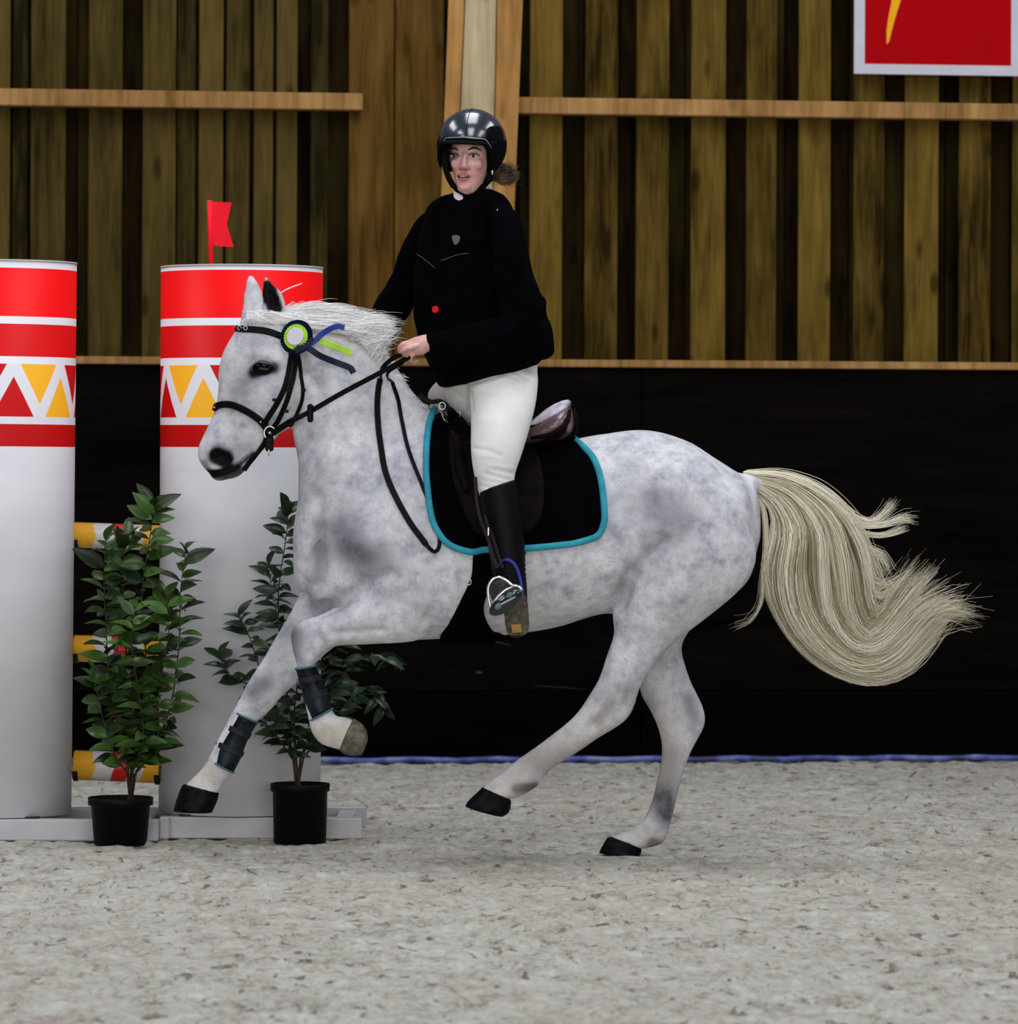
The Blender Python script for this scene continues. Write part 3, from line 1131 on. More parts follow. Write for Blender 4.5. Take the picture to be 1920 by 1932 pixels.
plant(567, 0.565, (510, 622, 1478, 517, 616, 1591),
      [[(566, 1490, 0), (562, 1462, 0), (560, 1440, 0)],
       [(560, 1445, 0), (548, 1350, 0), (530, 1230, .03), (525, 1120, 0), (540, 1010, 0), (545, 950, 0)],
       [(560, 1445, 0), (540, 1380, 0), (500, 1290, 0), (470, 1200, 0), (448, 1160, 0)],
       [(560, 1445, 0), (520, 1350, 0), (480, 1300, -.02), (430, 1270, -.02), (412, 1230, 0)],
       [(560, 1445, 0), (555, 1350, .05), (560, 1250, .08), (520, 1150, .05), (505, 1060, .05)],
       [(560, 1445, 0), (600, 1350, .05), (640, 1280, .06), (690, 1240, .06), (755, 1250, .06)],
       [(560, 1445, 0), (620, 1370, .05), (660, 1320, .05), (700, 1300, .05), (725, 1345, .05)],
       [(560, 1445, 0), (590, 1380, .08), (600, 1290, .1), (640, 1215, .1), (650, 1150, .1)],
       [(560, 1445, 0), (530, 1400, 0), (505, 1370, -.02), (490, 1330, -.02)]],
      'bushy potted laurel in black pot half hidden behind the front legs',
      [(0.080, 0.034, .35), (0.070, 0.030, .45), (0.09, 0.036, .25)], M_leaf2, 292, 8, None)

# ================================================================== HORSE
YF_N, YF_F, YH_N, YH_F = -0.13, 0.12, -0.12, 0.13
torso = [
    ps(1410, 903, 1428, 1035, 0, .09), ps(1390, 891, 1412, 1093, 0, .18), ps(1345, 862, 1362, 1138, 0, .245, .1),
    ps(1290, 829, 1292, 1160, 0, .275, .12), ps(1215, 811, 1208, 1168, 0, .28, .12), ps(1140, 818, 1140, 1158, 0, .27, .12),
    ps(1070, 830, 1064, 1180, 0, .28, .12), ps(1000, 838, 998, 1193, 0, .29, .14), ps(935, 834, 932, 1200, 0, .285, .2),
    ps(870, 815, 866, 1203, 0, .26, .3), ps(815, 776, 798, 1207, 0, .23, .42), ps(765, 735, 738, 1212, 0, .205, .5),
    ps(722, 790, 680, 1200, 0, .20, .35), ps(640, 880, 618, 1165, 0, .165, .15), ps(590, 960, 576, 1120, 0, .11)]
neck = [
    ps(812, 772, 557, 1075, 0, .16, .45), ps(782, 742, 553, 1010, 0, .135, .4), ps(758, 706, 562, 935, 0, .115, .3),
    ps(733, 668, 562, 872, 0, .10, .25), ps(706, 634, 553, 822, 0, .09, .2), ps(668, 606, 552, 785, 0, .082, .15),
    ps(620, 590, 548, 748, 0, .08, .1), ps(572, 582, 540, 712, 0, .078), ps(535, 580, 520, 690, 0, .07)]
head = [
    ps(490, 578, 545, 588, 0, .05), ps(468, 596, 565, 615, 0, .075), ps(450, 616, 586, 655, 0, .092), ps(434, 640, 598, 695, 0, .103),
    ps(420, 668, 603, 725, 0, .107), ps(412, 700, 597, 758, 0, .100), ps(412, 732, 573, 786, 0, .085, .0), ps(407, 765, 545, 808, 0, .068),
    ps(396, 795, 515, 826, 0, .058), ps(383, 822, 490, 850, 0, .055), ps(374, 845, 474, 872, 0, .054), ps(374, 864, 462, 890, 0, .050),
    ps(384, 882, 446, 902, 0, .040), ps(397, 896, 424, 906, 0, .025)]
ear_n = [ps(496, 600, 541, 592, -.045, .030, 0, 2, -.01), ps(495, 575, 538, 572, -.048, .026), ps(494, 552, 531, 552, -.05, .022), ps(496, 540, 518, 540, -.05, .015), ps(497, 529, 509, 530, -.05, .010), ps(498, 523, 504, 523, -.05, .006)]
ear_f = [ps(452, 612, 500, 592, .045, .028), ps(458, 580, 500, 572, .05, .024), ps(460, 555, 495, 552, .052, .018), ps(463, 537, 489, 536, .053, .014), ps(465, 526, 483, 526, .053, .010), ps(468, 519, 477, 519, .053, .006)]
fore_n = [
    ps(800, 1060, 820, 1190, -.10, .07), ps(770, 1078, 790, 1208, YF_N, .075), ps(725, 1096, 740, 1214, YF_N - .01, .072), ps(682, 1118, 692, 1217, YF_N - .015, .062),
    ps(642, 1140, 652, 1218, YF_N - .02, .052), ps(603, 1160, 624, 1222, YF_N - .02, .045), ps(572, 1170, 612, 1232, YF_N - .02, .043),
    ps(552, 1190, 602, 1240, YF_N - .02, .041), ps(551, 1220, 595, 1250, YF_N - .02, .036), ps(559, 1250, 594, 1258, YF_N - .02, .030),
    ps(565, 1285, 604, 1280, YF_N - .02, .027), ps(573, 1320, 616, 1308, YF_N - .02, .027), ps(580, 1352, 626, 1335, YF_N - .02, .029),
    ps(588, 1382, 635, 1350, YF_N - .02, .033), ps(606, 1404, 652, 1352, YF_N - .02, .031), ps(634, 1414, 664, 1356, YF_N - .02, .033), ps(646, 1418, 672, 1360, YF_N - .02, .034)]
fore_f = [
    ps(640, 1040, 730, 1160, .09, .08), ps(595, 1080, 690, 1195, YF_F, .07), ps(567, 1117, 655, 1212, YF_F, .062), ps(545, 1160, 630, 1222, YF_F, .055),
    ps(520, 1203, 600, 1248, YF_F, .05), ps(493, 1248, 567, 1282, YF_F, .044), ps(469, 1286, 533, 1314, YF_F, .043), ps(453, 1315, 510, 1341, YF_F, .041),
    ps(438, 1343, 486, 1362, YF_F, .034), ps(420, 1378, 468, 1395, YF_F, .028), ps(402, 1412, 450, 1428, YF_F, .028), ps(387, 1440, 440, 1455, YF_F, .032),
    ps(370, 1460, 422, 1477, YF_F, .031), ps(353, 1476, 414, 1492, YF_F, .035), ps(347, 1483, 412, 1498, YF_F, .037)]
hind_n = [
    ps(1160, 960, 1400, 960, -.12, .12), ps(1178, 1040, 1428, 1050, -.13, .13), ps(1168, 1090, 1400, 1108, -.13, .125), ps(1156, 1130, 1358, 1146, -.13, .11),
    ps(1154, 1160, 1308, 1185, YH_N - .01, .09), ps(1157, 1197, 1262, 1222, YH_N, .072), ps(1143, 1240, 1228, 1262, YH_N, .058),
    ps(1128, 1283, 1207, 1298, YH_N, .05), ps(1108, 1316, 1197, 1334, YH_N, .046), ps(1086, 1346, 1178, 1362, YH_N, .044), ps(1056, 1374, 1124, 1396, YH_N, .038),
    ps(1011, 1408, 1070, 1432, YH_N, .031), ps(970, 1438, 1034, 1456, YH_N, .034), ps(940, 1462, 1013, 1484, YH_N, .034),
    ps(922, 1475, 985, 1502, YH_N, .034), ps(910, 1486, 963, 1508, YH_N, .037)]
hind_f = [
    ps(1190, 1040, 1380, 1080, .12, .12), ps(1198, 1110, 1340, 1140, .13, .10), ps(1200, 1165, 1303, 1185, .13, .08), ps(1203, 1220, 1286, 1220, YH_F, .064),
    ps(1204, 1270, 1292, 1255, YH_F, .055), ps(1209, 1308, 1304, 1290, YH_F, .05), ps(1227, 1340, 1326, 1335, YH_F, .047), ps(1240, 1370, 1329, 1367, YH_F, .043),
    ps(1247, 1402, 1312, 1402, YH_F, .036), ps(1247, 1430, 1298, 1432, YH_F, .031), ps(1238, 1477, 1284, 1480, YH_F, .029), ps(1229, 1515, 1273, 1520, YH_F, .03),
    ps(1211, 1548, 1262, 1560, YH_F, .034), ps(1183, 1566, 1250, 1590, YH_F, .034), ps(1152, 1578, 1214, 1602, YH_F, .037)]
dock = [ps(1385, 892, 1400, 935, 0, .05), ps(1405, 893, 1415, 925, 0, .035), ps(1440, 900, 1440, 925, 0, .022), ps(1480, 920, 1472, 938, 0, .015)]

HVF = join(loft(torso, 36), loft(neck, 32), loft(head, 32), loft(ear_n, 16), loft(ear_f, 16), loft(fore_n, 24), loft(fore_f, 24),
           loft(hind_n, 28), loft(hind_f, 28), loft(dock, 14),
           # cheek (jowl), brow ridges, shoulder and breast masses
           ellipsoid(P(560, 728, -.045), (.062, .05, .075)), ellipsoid(P(560, 728, .045), (.062, .05, .075)),
           ellipsoid(P(700, 1020, -.10), (.16, .11, .20)), ellipsoid(P(700, 1020, .10), (.16, .11, .20)),
           ellipsoid(P(1270, 985, -.12), (.20, .15, .22)), ellipsoid(P(1270, 985, .12), (.20, .15, .22)),
           ellipsoid(P(616, 1085, -.06), (.075, .09, .11)), ellipsoid(P(616, 1085, .06), (.075, .09, .11)))
hme = remesh(HVF, 0.0070, 7, 0.6)

NEAR = -1
sculpt(hme, [
    # joints and folds of the coat, camera side then both sides
    ([(596, 935), (600, 1000), (604, 1060), (600, 1100)], 14, -0.0174, NEAR),
    ([(668, 985), (655, 1050), (668, 1110)], 26, -0.0145, NEAR),
    ([(700, 1040)], 40, 0.0174, NEAR), ([(735, 960), (700, 1030)], 38, 0.0145, NEAR),
    ([(600, 1152), (650, 1128), (700, 1096), (740, 1084)], 13, -0.0232, NEAR),
    ([(790, 1195), (822, 1140), (850, 1080)], 15, -0.0101, NEAR),
    ([(770, 800), (720, 880), (660, 960), (620, 1000)], 22, -0.0116, NEAR),
    ([(1255, 1025), (1215, 1062), (1180, 1100), (1165, 1142)], 15, -0.0319, NEAR, (-.5, .0)),
    ([(1195, 1085), (1178, 1120)], 14, -0.0174, NEAR),
    ([(1320, 1050), (1260, 1120)], 50, 0.0203, NEAR),
    ([(1300, 880), (1250, 900)], 40, 0.0087, NEAR),
    ([(1215, 1180), (1190, 1260), (1165, 1310)], 16, 0.0101, NEAR, (-.5, -.02)),
    ([(1160, 1300), (1140, 1345), (1118, 1372)], 9, -0.0116, NEAR, (-.5, -.02)),
    ([(1288, 1295), (1300, 1335), (1305, 1352)], 9, -0.0116, NEAR, (0.03, .5)),
    ([(1235, 1150), (1215, 1215)], 20, -0.0058, NEAR, (-.5, -.02)),
    ([(560, 1195)], 16, 0.0087, NEAR, (-.5, -.05)), ([(600, 1205), (585, 1232)], 8, -0.0087, NEAR, (-.5, -.05)),
    ([(478, 1315)], 16, 0.0072, NEAR, (0.02, .5)),
    ([(640, 1180), (720, 1150)], 16, 0.0087, NEAR, (-.5, -.02)), ([(630, 1195), (720, 1190)], 8, -0.0072, NEAR, (-.5, -.02)),
    # head
    ([(470, 668), (500, 668), (522, 682)], 9, .009, 0, (-.2, -.03)), ([(495, 697)], 16, -.006, NEAR), ([(478, 712), (505, 712), (518, 702)], 6, .003, NEAR),
    ([(472, 735), (448, 768), (440, 790)], 8, .006, NEAR), ([(520, 700), (512, 760), (498, 800)], 14, -.006, NEAR),
    ([(550, 640), (575, 690), (600, 735), (590, 770)], 12, -.010, NEAR), ([(440, 745), (425, 800)], 10, -.005, NEAR),
    ([(416, 862), (420, 864)], 15, -.024, NEAR), ([(392, 855), (398, 838), (420, 834), (438, 842), (444, 860)], 6, .007, NEAR), ([(400, 884), (430, 882), (445, 870)], 5, .003, NEAR),
    ([(400, 893), (430, 886), (455, 872), (474, 858)], 3.5, -.006, NEAR), ([(440, 640), (445, 665)], 12, -.004, NEAR),
    # ear hollow towards the camera
    ([(511, 552), (517, 575)], 9, -.018, NEAR, (-.2, -.01)),
    # neck muscle
    ([(560, 800), (590, 850), (600, 900)], 14, -.007, NEAR), ([(640, 690), (620, 790), (640, 880)], 30, .006, NEAR),
    ([(905, 1060), (900, 1130), (920, 1180)], 14, -.004, 0),
    ([(980, 1050), (1060, 1060), (1140, 1060)], 30, .004, NEAR),
])
co = vco(hme)
nz = np.array([noise.noise(Vector(c) * 9.0) + .8 * noise.noise(Vector(c) * 4.0) for c in co])
setco(hme, co + vno(hme) * (nz * 0.0022)[:, None])
N_, F_ = (-.5, -.0), (.0, .5)
paint(hme, 'skin', [
    ([(410, 860), (424, 866)], 18, 1.3, -1, None, 6), ([(398, 895), (425, 898), (450, 888)], 11, .9, 0, None, 4), ([(386, 872), (392, 888)], 7, .5),
    ([(404, 893), (430, 886), (455, 874), (478, 856)], 5, 1.0, -1), ([(478, 704), (496, 698), (516, 694)], 12, .9, -1, None, 4), ([(495, 700)], 24, .3, -1),
    ([(506, 543), (512, 562), (518, 580)], 15, 1.6, -1, (-.2, -.01), 6), ([(500, 540), (500, 570)], 4, .5, -1, (-.2, -.01)),
    ([(1174, 1100), (1166, 1135)], 9, .15, 0)])  # this groin stroke is shade put into the colour, not bare skin
paint(hme, 'grey', [  # pigment; shoulder, chest crease, groin and saddle-front strokes also carry painted shade
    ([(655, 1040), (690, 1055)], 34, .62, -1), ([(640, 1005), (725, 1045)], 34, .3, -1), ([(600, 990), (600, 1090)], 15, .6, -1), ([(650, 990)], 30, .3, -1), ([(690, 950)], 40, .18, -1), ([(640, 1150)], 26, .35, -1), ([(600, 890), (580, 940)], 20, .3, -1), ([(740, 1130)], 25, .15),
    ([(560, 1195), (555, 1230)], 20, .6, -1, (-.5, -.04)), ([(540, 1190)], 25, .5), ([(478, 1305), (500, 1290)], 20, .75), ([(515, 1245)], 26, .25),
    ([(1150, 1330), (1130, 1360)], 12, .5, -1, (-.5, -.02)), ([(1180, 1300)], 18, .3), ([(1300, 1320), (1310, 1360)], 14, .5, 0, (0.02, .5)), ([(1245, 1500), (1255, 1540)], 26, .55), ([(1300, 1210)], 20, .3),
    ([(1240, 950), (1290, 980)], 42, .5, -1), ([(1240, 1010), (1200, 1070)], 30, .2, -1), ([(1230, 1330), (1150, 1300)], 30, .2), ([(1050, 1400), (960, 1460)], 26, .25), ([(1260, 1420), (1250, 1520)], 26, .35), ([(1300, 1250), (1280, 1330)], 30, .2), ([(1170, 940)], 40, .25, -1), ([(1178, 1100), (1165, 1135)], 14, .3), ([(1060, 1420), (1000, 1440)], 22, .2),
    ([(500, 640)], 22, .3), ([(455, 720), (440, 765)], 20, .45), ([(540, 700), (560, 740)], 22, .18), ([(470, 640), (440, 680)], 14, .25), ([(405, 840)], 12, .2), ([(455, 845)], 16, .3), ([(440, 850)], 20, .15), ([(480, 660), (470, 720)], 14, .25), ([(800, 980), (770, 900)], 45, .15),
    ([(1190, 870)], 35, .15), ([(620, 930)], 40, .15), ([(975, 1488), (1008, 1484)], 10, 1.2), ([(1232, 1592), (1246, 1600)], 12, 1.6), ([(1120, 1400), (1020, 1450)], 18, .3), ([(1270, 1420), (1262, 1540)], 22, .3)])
paint(hme, 'warm', [
    ([(395, 1455), (370, 1475)], 24, .8), ([(600, 1390), (640, 1380)], 28, 1.0), ([(960, 1480), (930, 1490)], 30, .5), ([(1200, 1580), (1245, 1590)], 22, .5),
    ([(1000, 1190), (1100, 1170)], 22, .35), ([(740, 1205), (640, 1215)], 14, .3), ([(1300, 1150)], 40, .2), ([(1240, 1450), (1250, 1380)], 40, .55), ([(1150, 1350), (1000, 1440)], 36, .45), ([(1080, 1000), (1000, 1120)], 60, .1),
    ([(640, 640), (700, 650)], 26, .35), ([(420, 900), (450, 895)], 8, .3)])

t = NT('horse_coat', 0.55)
n1 = t.noise(9, 4, None, 0.6); n2 = t.noise(28, 4, None, 0.65); n3 = t.noise(170, 2, None, 0.6)
dap = t.n('ShaderNodeTexVoronoi'); dap.inputs['Scale'].default_value = 17; dap.feature = 'SMOOTH_F1'
t.l(t.tc.outputs['Object'], dap.inputs['Vector'])
f = t.math('ADD', t.math('MULTIPLY', n1, .5), t.math('MULTIPLY', n2, .5))
c = t.ramp(f, [(0.35, (0.31, 0.32, 0.38, 1)), (0.49, (0.53, 0.535, 0.58, 1)), (0.64, (0.72, 0.72, 0.745, 1))])
c = t.mix(t.ramp(dap.outputs['Distance'], [(0.2, BW(.22)), (.5, BW(0))]), c, (0.70, 0.70, 0.72, 1))
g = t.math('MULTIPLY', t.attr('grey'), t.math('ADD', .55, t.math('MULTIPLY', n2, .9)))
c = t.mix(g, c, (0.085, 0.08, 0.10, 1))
fl_ = t.n('ShaderNodeTexVoronoi'); fl_.inputs['Scale'].default_value = 95; t.l(t.tc.outputs['Object'], fl_.inputs['Vector'])
fmask = t.math('MULTIPLY', t.ramp(fl_.outputs['Distance'], [(0.12, BW(.8)), (.28, BW(0))]), t.ramp(n1, [(.45, BW(0.1)), (.62, BW(.75))]))
c = t.mix(fmask, c, (0.17, 0.155, 0.17, 1))
c = t.mix(t.math('MULTIPLY', t.attr('warm'), .6), c, (0.46, 0.41, 0.27, 1))
c = t.mix(t.attr('skin'), c, (0.003, 0.0028, 0.0035, 1))
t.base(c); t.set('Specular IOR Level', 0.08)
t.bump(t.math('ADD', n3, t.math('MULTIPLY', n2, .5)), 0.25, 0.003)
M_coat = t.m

HORSE = empty('horse', (P(1060, 1610, 0).x, 0, 0), 'flea-bitten grey horse cantering left with rider, white tail streaming', 'horse')


def childmesh(name, me, mat, parent, smooth=True):
    off = WLOC[parent.name]
    me.transform(Matrix.Translation(-off)); me.name = name
    o = link(name, me, mat, parent); WLOC[o.name] = Vector(off)
    if smooth: me.polygons.foreach_set('use_smooth', [True] * len(me.polygons))
    return o


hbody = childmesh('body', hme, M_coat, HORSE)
HB = bvh_of(hbody)

# hooves: lofted blocks, coronet -> ground edge
M_hoof = simple('hoof_horn', (0.0035, 0.0035, 0.0045, 1), 0.4, 0.9, 40, 0.4, 90, 0, .06)
M_hoof2 = simple('hoof_dusty', (0.11, 0.105, 0.08, 1), 0.8, 0.5, 50, 0.5, 90)
M_sole = simple('sole_pale', (0.17, 0.16, 0.17, 1), 0.6, 0.3, 40)


def hoof(secs, mat, label=None):
    V, F = loft(secs, 28, 3, (0.25, 0.06))
    o = obj('hoof', (V, F), mat, HORSE, True)
    if label: o['label'] = label
    return o


hoof([ps(344, 1481, 413, 1497, YF_F, .039), ps(338, 1494, 410, 1510, YF_F, .046), ps(331, 1514, 405, 1522, YF_F, .052), ps(327, 1530, 400, 1533, YF_F, .055)], M_hoof, 'black polished front hoof')
hoof([ps(640, 1416, 668, 1356, YF_N - .02, .036), ps(652, 1424, 682, 1365, YF_N - .02, .045), ps(668, 1426, 692, 1380, YF_N - .02, .048), ps(682, 1425, 694, 1396, YF_N - .02, .036)], M_hoof2, 'dusty greenish front hoof lifted behind')
hoof([ps(909, 1486, 964, 1512, YH_N, .039), ps(899, 1496, 963, 1524, YH_N, .046), ps(884, 1510, 958, 1535, YH_N, .052), ps(877, 1521, 948, 1541, YH_N, .053)], M_hoof)
hoof([ps(1146, 1580, 1210, 1600, YH_F, .040), ps(1140, 1589, 1210, 1607, YH_F, .048), ps(1133, 1602, 1208, 1612, YH_F, .053), ps(1130, 1609, 1205, 1615, YH_F, .055)], M_hoof)

# eye
M_eye = NT('horse_eye', 0.12); M_eye.base((0.002, 0.0018, 0.002, 1)); M_eye.set('Specular IOR Level', .12); M_eye = M_eye.m
l, n_ = hit(HB, 496, 696)
a = math.radians(12)
RY = Matrix.Rotation(a, 3, 'Y')
obj('eye', ellipsoid(l + Vector((0, 0.004, 0)), (.036, .013, .024), RY, 24, 16), M_eye, HORSE, True)
M_lid = simple('eyelid', (0.10, 0.095, 0.11, 1), 0.5, .2, 60)
lidp = [(470, 706), (476, 690), (492, 680), (508, 683), (520, 692)]
L, N = surf_path(HB, lidp, 0.006, 4); obj('eyelid', tube(L, [.001 + .0022 * math.sin(math.pi * i / (len(L) - 1)) for i in range(len(L))], 8), M_lid, HORSE, True)

# ---------------------------------------------------------------- hair
t = NT('white_hair', 0.45)
n = t.noise(5, 2)
c = t.ramp(t.math('ADD', t.math('MULTIPLY', n, .35), t.math('MULTIPLY', t.attr('tone'), .65)), [(.2, (.30, .25, .15, 1)), (.45, (.66, .60, .42, 1)), (.75, (.92, .88, .74, 1))])
t.base(c); t.set('Specular IOR Level', .35)
M_hair = t.m
t = NT('mane_hair', 0.5)
n = t.math('ADD', t.math('MULTIPLY', t.noise(12, 2), .4), t.math('MULTIPLY', t.attr('tone'), .6))
t.base(t.ramp(n, [(.1, (.66, .66, .61, 1)), (.5, (.92, .93, .93, 1))])); M_mane = t.m
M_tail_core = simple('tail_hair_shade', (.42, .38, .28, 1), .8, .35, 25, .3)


def guide(pts, k=22):
    q = spline([np.array(P(x, y, Y)) for (x, y, Y) in pts], 8)
    q = np.array(q); d = np.concatenate([[0], np.cumsum(np.linalg.norm(np.diff(q, axis=0), axis=1))])
    u = np.linspace(0, d[-1], k)
    return np.stack([np.interp(u, d, q[:, i]) for i in range(3)], 1)


def g3(lst, ys):
    return [(x, y, ys[0] + (ys[1] - ys[0]) * min(1, i / 4)) for i, (x, y) in enumerate(lst)]


TG = [
    g3([(1410, 922), (1440, 942), (1462, 980), (1447, 1035), (1440, 1090), (1470, 1165), (1520, 1232), (1580, 1272), (1650, 1290), (1715, 1270), (1760, 1215), (1785, 1150)], (0, 0)),
    g3([(1412, 915), (1455, 940), (1485, 1000), (1470, 1070), (1480, 1150), (1530, 1222), (1600, 1264), (1665, 1272), (1720, 1240), (1760, 1190), (1805, 1150)], (0, -.05)),
    g3([(1410, 908), (1470, 935), (1510, 1000), (1500, 1080), (1515, 1160), (1565, 1228), (1625, 1258), (1685, 1240), (1730, 1190), (1775, 1148), (1822, 1160)], (0, -.075)),
    g3([(1410, 902), (1485, 928), (1540, 995), (1545, 1080), (1555, 1160), (1600, 1222), (1650, 1230), (1700, 1190), (1740, 1145), (1790, 1128)], (0, -.07)),
    g3([(1410, 898), (1495, 917), (1565, 980), (1590, 1070), (1600, 1150), (1630, 1205), (1668, 1185), (1705, 1135), (1745, 1085)], (0, -.05)),
    g3([(1408, 894), (1505, 908), (1590, 970), (1632, 1050), (1640, 1120), (1655, 1165), (1682, 1130), (1712, 1085), (1725, 1072)], (0, -.02)),
    g3([(1405, 892), (1470, 896), (1550, 925), (1610, 975), (1640, 1030), (1656, 1080), (1662, 1120)], (0, 0)),
]
TG = [guide(g) for g in TG]
FL = [guide(g3(x, (0, -.01))) for x in (
    [(1405, 892), (1480, 897), (1550, 925), (1600, 965), (1640, 985), (1668, 968), (1684, 950)],
    [(1405, 892), (1480, 900), (1560, 940), (1610, 985), (1655, 990), (1700, 976), (1718, 978)],
    [(1405, 892), (1500, 910), (1580, 960), (1620, 1000), (1660, 1008), (1690, 1000), (1704, 993)],
    [(1405, 892), (1500, 915), (1590, 980), (1630, 1030), (1660, 1045), (1676, 1075)],
    [(1410, 925), (1440, 960), (1445, 1040), (1438, 1110), (1435, 1140), (1415, 1170), (1385, 1182)],
)]
K = 22


TONE = []


def tail_strands():
    out = []
    ncl = 130
    for ci in range(ncl):
        s = rng.rand() ** 0.92 * (len(TG) - 1); i = min(int(s), len(TG) - 2); fr_ = s - i
        base = TG[i] * (1 - fr_) + TG[i + 1] * fr_
        cl_y = rng.uniform(-.028, .045)
        ln = rng.uniform(.82, 1.02)
        tt = np.linspace(0, 1, K)
        ph1, ph2 = rng.rand(2) * 6.28
        wave = np.stack([np.sin(tt * 9 + ph1) * .006 * tt, np.cos(tt * 7 + ph2) * .010 * tt, np.sin(tt * 8 + ph2) * .006 * tt], 1)
        cw = rng.uniform(.004, .013)
        tone0 = rng.rand()
        for si_ in range(34):
            TONE.append(min(1, max(0, tone0 + rng.randn() * .14)))
            wisp = rng.rand() < .16
            o3 = rng.normal(size=3) * cw * np.array([1, 1.0, 1])
            spread = (0.25 + 0.75 * np.clip(tt * 3, 0, 1))[:, None] * (1 - .45 * tt[:, None] + (.5 * rng.rand()) * tt[:, None] ** 6)
            prof = np.sin(np.clip(tt * 1.15, 0, 1) * math.pi) ** 0.6
            c = base + wave + o3 * spread * (1 + (1.7 * tt[:, None] ** 3 if wisp else 0)) + np.array([0, 1, 0]) * (cl_y * prof)[:, None]
            l2 = ln * rng.uniform(.72, 1.0) if not wisp else rng.uniform(.97, 1.04)
            u = np.linspace(0, l2 * (K - 1), K); ix = np.clip(u.astype(int), 0, K - 2); fx = (u - ix)[:, None]
            out.append(c[ix] * (1 - fx) + c[ix + 1] * fx)
    for gi, g in enumerate(FL):
        for _ in range(46 if gi < 4 else 16):
            TONE.append(.35 + .6 * rng.rand())
            tt = np.linspace(0, 1, K)
            o3 = rng.normal(size=3) * .006
            fan = rng.normal(size=3) * .012 * np.array([1, 1, 1])
            out.append(g + o3 * (0.4 + .6 * np.sin(tt * math.pi))[:, None] + fan * (tt ** 4)[:, None] + np.array([0, .02 * rng.randn(), 0]) * tt[:, None])
    return out


ts_ = tail_strands()
tail = childmesh('tail', strands(ts_, .00115, .0002, 3, TONE), M_hair, HORSE)
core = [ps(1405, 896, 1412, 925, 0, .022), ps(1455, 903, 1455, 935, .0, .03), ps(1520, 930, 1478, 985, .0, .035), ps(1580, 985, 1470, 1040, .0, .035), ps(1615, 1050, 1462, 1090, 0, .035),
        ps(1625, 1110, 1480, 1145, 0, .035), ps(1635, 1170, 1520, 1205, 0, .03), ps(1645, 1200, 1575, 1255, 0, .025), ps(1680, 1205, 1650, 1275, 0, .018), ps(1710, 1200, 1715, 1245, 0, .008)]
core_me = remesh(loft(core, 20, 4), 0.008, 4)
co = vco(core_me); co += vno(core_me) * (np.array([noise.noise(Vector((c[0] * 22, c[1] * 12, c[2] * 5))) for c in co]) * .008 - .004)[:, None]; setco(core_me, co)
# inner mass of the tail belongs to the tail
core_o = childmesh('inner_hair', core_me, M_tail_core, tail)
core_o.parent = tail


def mane():
    out = []
    K2 = 10
    crest = spline([(532, 582), (560, 579), (600, 583), (640, 594), (672, 608), (700, 632), (724, 662)], 10)
    tt = np.linspace(0, 1, K2)[:, None]
    for ci in range(260):
        u = rng.rand() ** .85
        a = crest[int(u * (len(crest) - 1))]
        side = -1 if rng.rand() < .72 else 1
        dn = rng.rand() ** 1.6 * (1 - .35 * u)
        Y0 = side * (.012 + .062 * dn)
        sx_, sy_ = a[0] - 6 + rng.randn() * 4, a[1] + 6 + dn * 34
        v = rng.rand()
        if u > .5:
            ex, ey = 700 + rng.rand() * 46 - 14 * dn, 598 + 58 * min(1, (u - .5) * 1.5 + dn * .6) * (.35 + .65 * v)
        else:
            Lx = rng.uniform(60, 120)
            ex, ey = sx_ + Lx, sy_ + Lx * (.02 + .22 * u) - 8 + dn * 12
        ey = max(ey, 568 + max(0, ex - 640) * .22) + rng.randn() * 3
        p0 = np.array(P(sx_, sy_, Y0)); p2_ = np.array(P(ex, ey, Y0 * .9 + side * .012))
        m = (p0 + p2_) / 2 + np.array([0, side * .014, .022 * (1 - dn) + .004])
        ph = rng.rand() * 6.28
        for _ in range(17):
            j0 = rng.normal(size=3) * np.array([.006, .004, .004]); j1 = rng.normal(size=3) * np.array([.018, .008, .009])
            e2_ = p0 + (p2_ - p0) * rng.uniform(.5, 1.1)
            c = (p0 + j0) * (1 - tt) ** 2 + (m + (j0 + j1) / 2) * 2 * tt * (1 - tt) + (e2_ + j1) * tt ** 2
            out.append(c + np.array([0, 0, .0025]) * np.sin(tt * 7 + ph) * tt)
    cr2 = spline([(718, 655), (738, 684), (765, 722), (795, 752), (812, 768)], 10)
    for ci in range(110):
        u = rng.rand(); a = cr2[int(u * (len(cr2) - 1))]
        Y0 = rng.uniform(-.03, .03)
        b0 = np.array(P(a[0] - 6 - rng.rand() * 16, a[1] + 14 + rng.rand() * 10, Y0))
        ang = math.radians(rng.normal(-15, 22)); L = rng.uniform(14, 34) / 560
        d = np.array([math.cos(ang), -.2, math.sin(ang)])
        for _ in range(12):
            out.append(b0 + rng.normal(size=3) * .003 + (d + rng.normal(size=3) * .12) * L * rng.uniform(.6, 1) * tt + np.array([0, 0, -.012]) * tt ** 2)
    return out


childmesh('mane', strands(mane(), .0009, .0002), M_mane, HORSE)


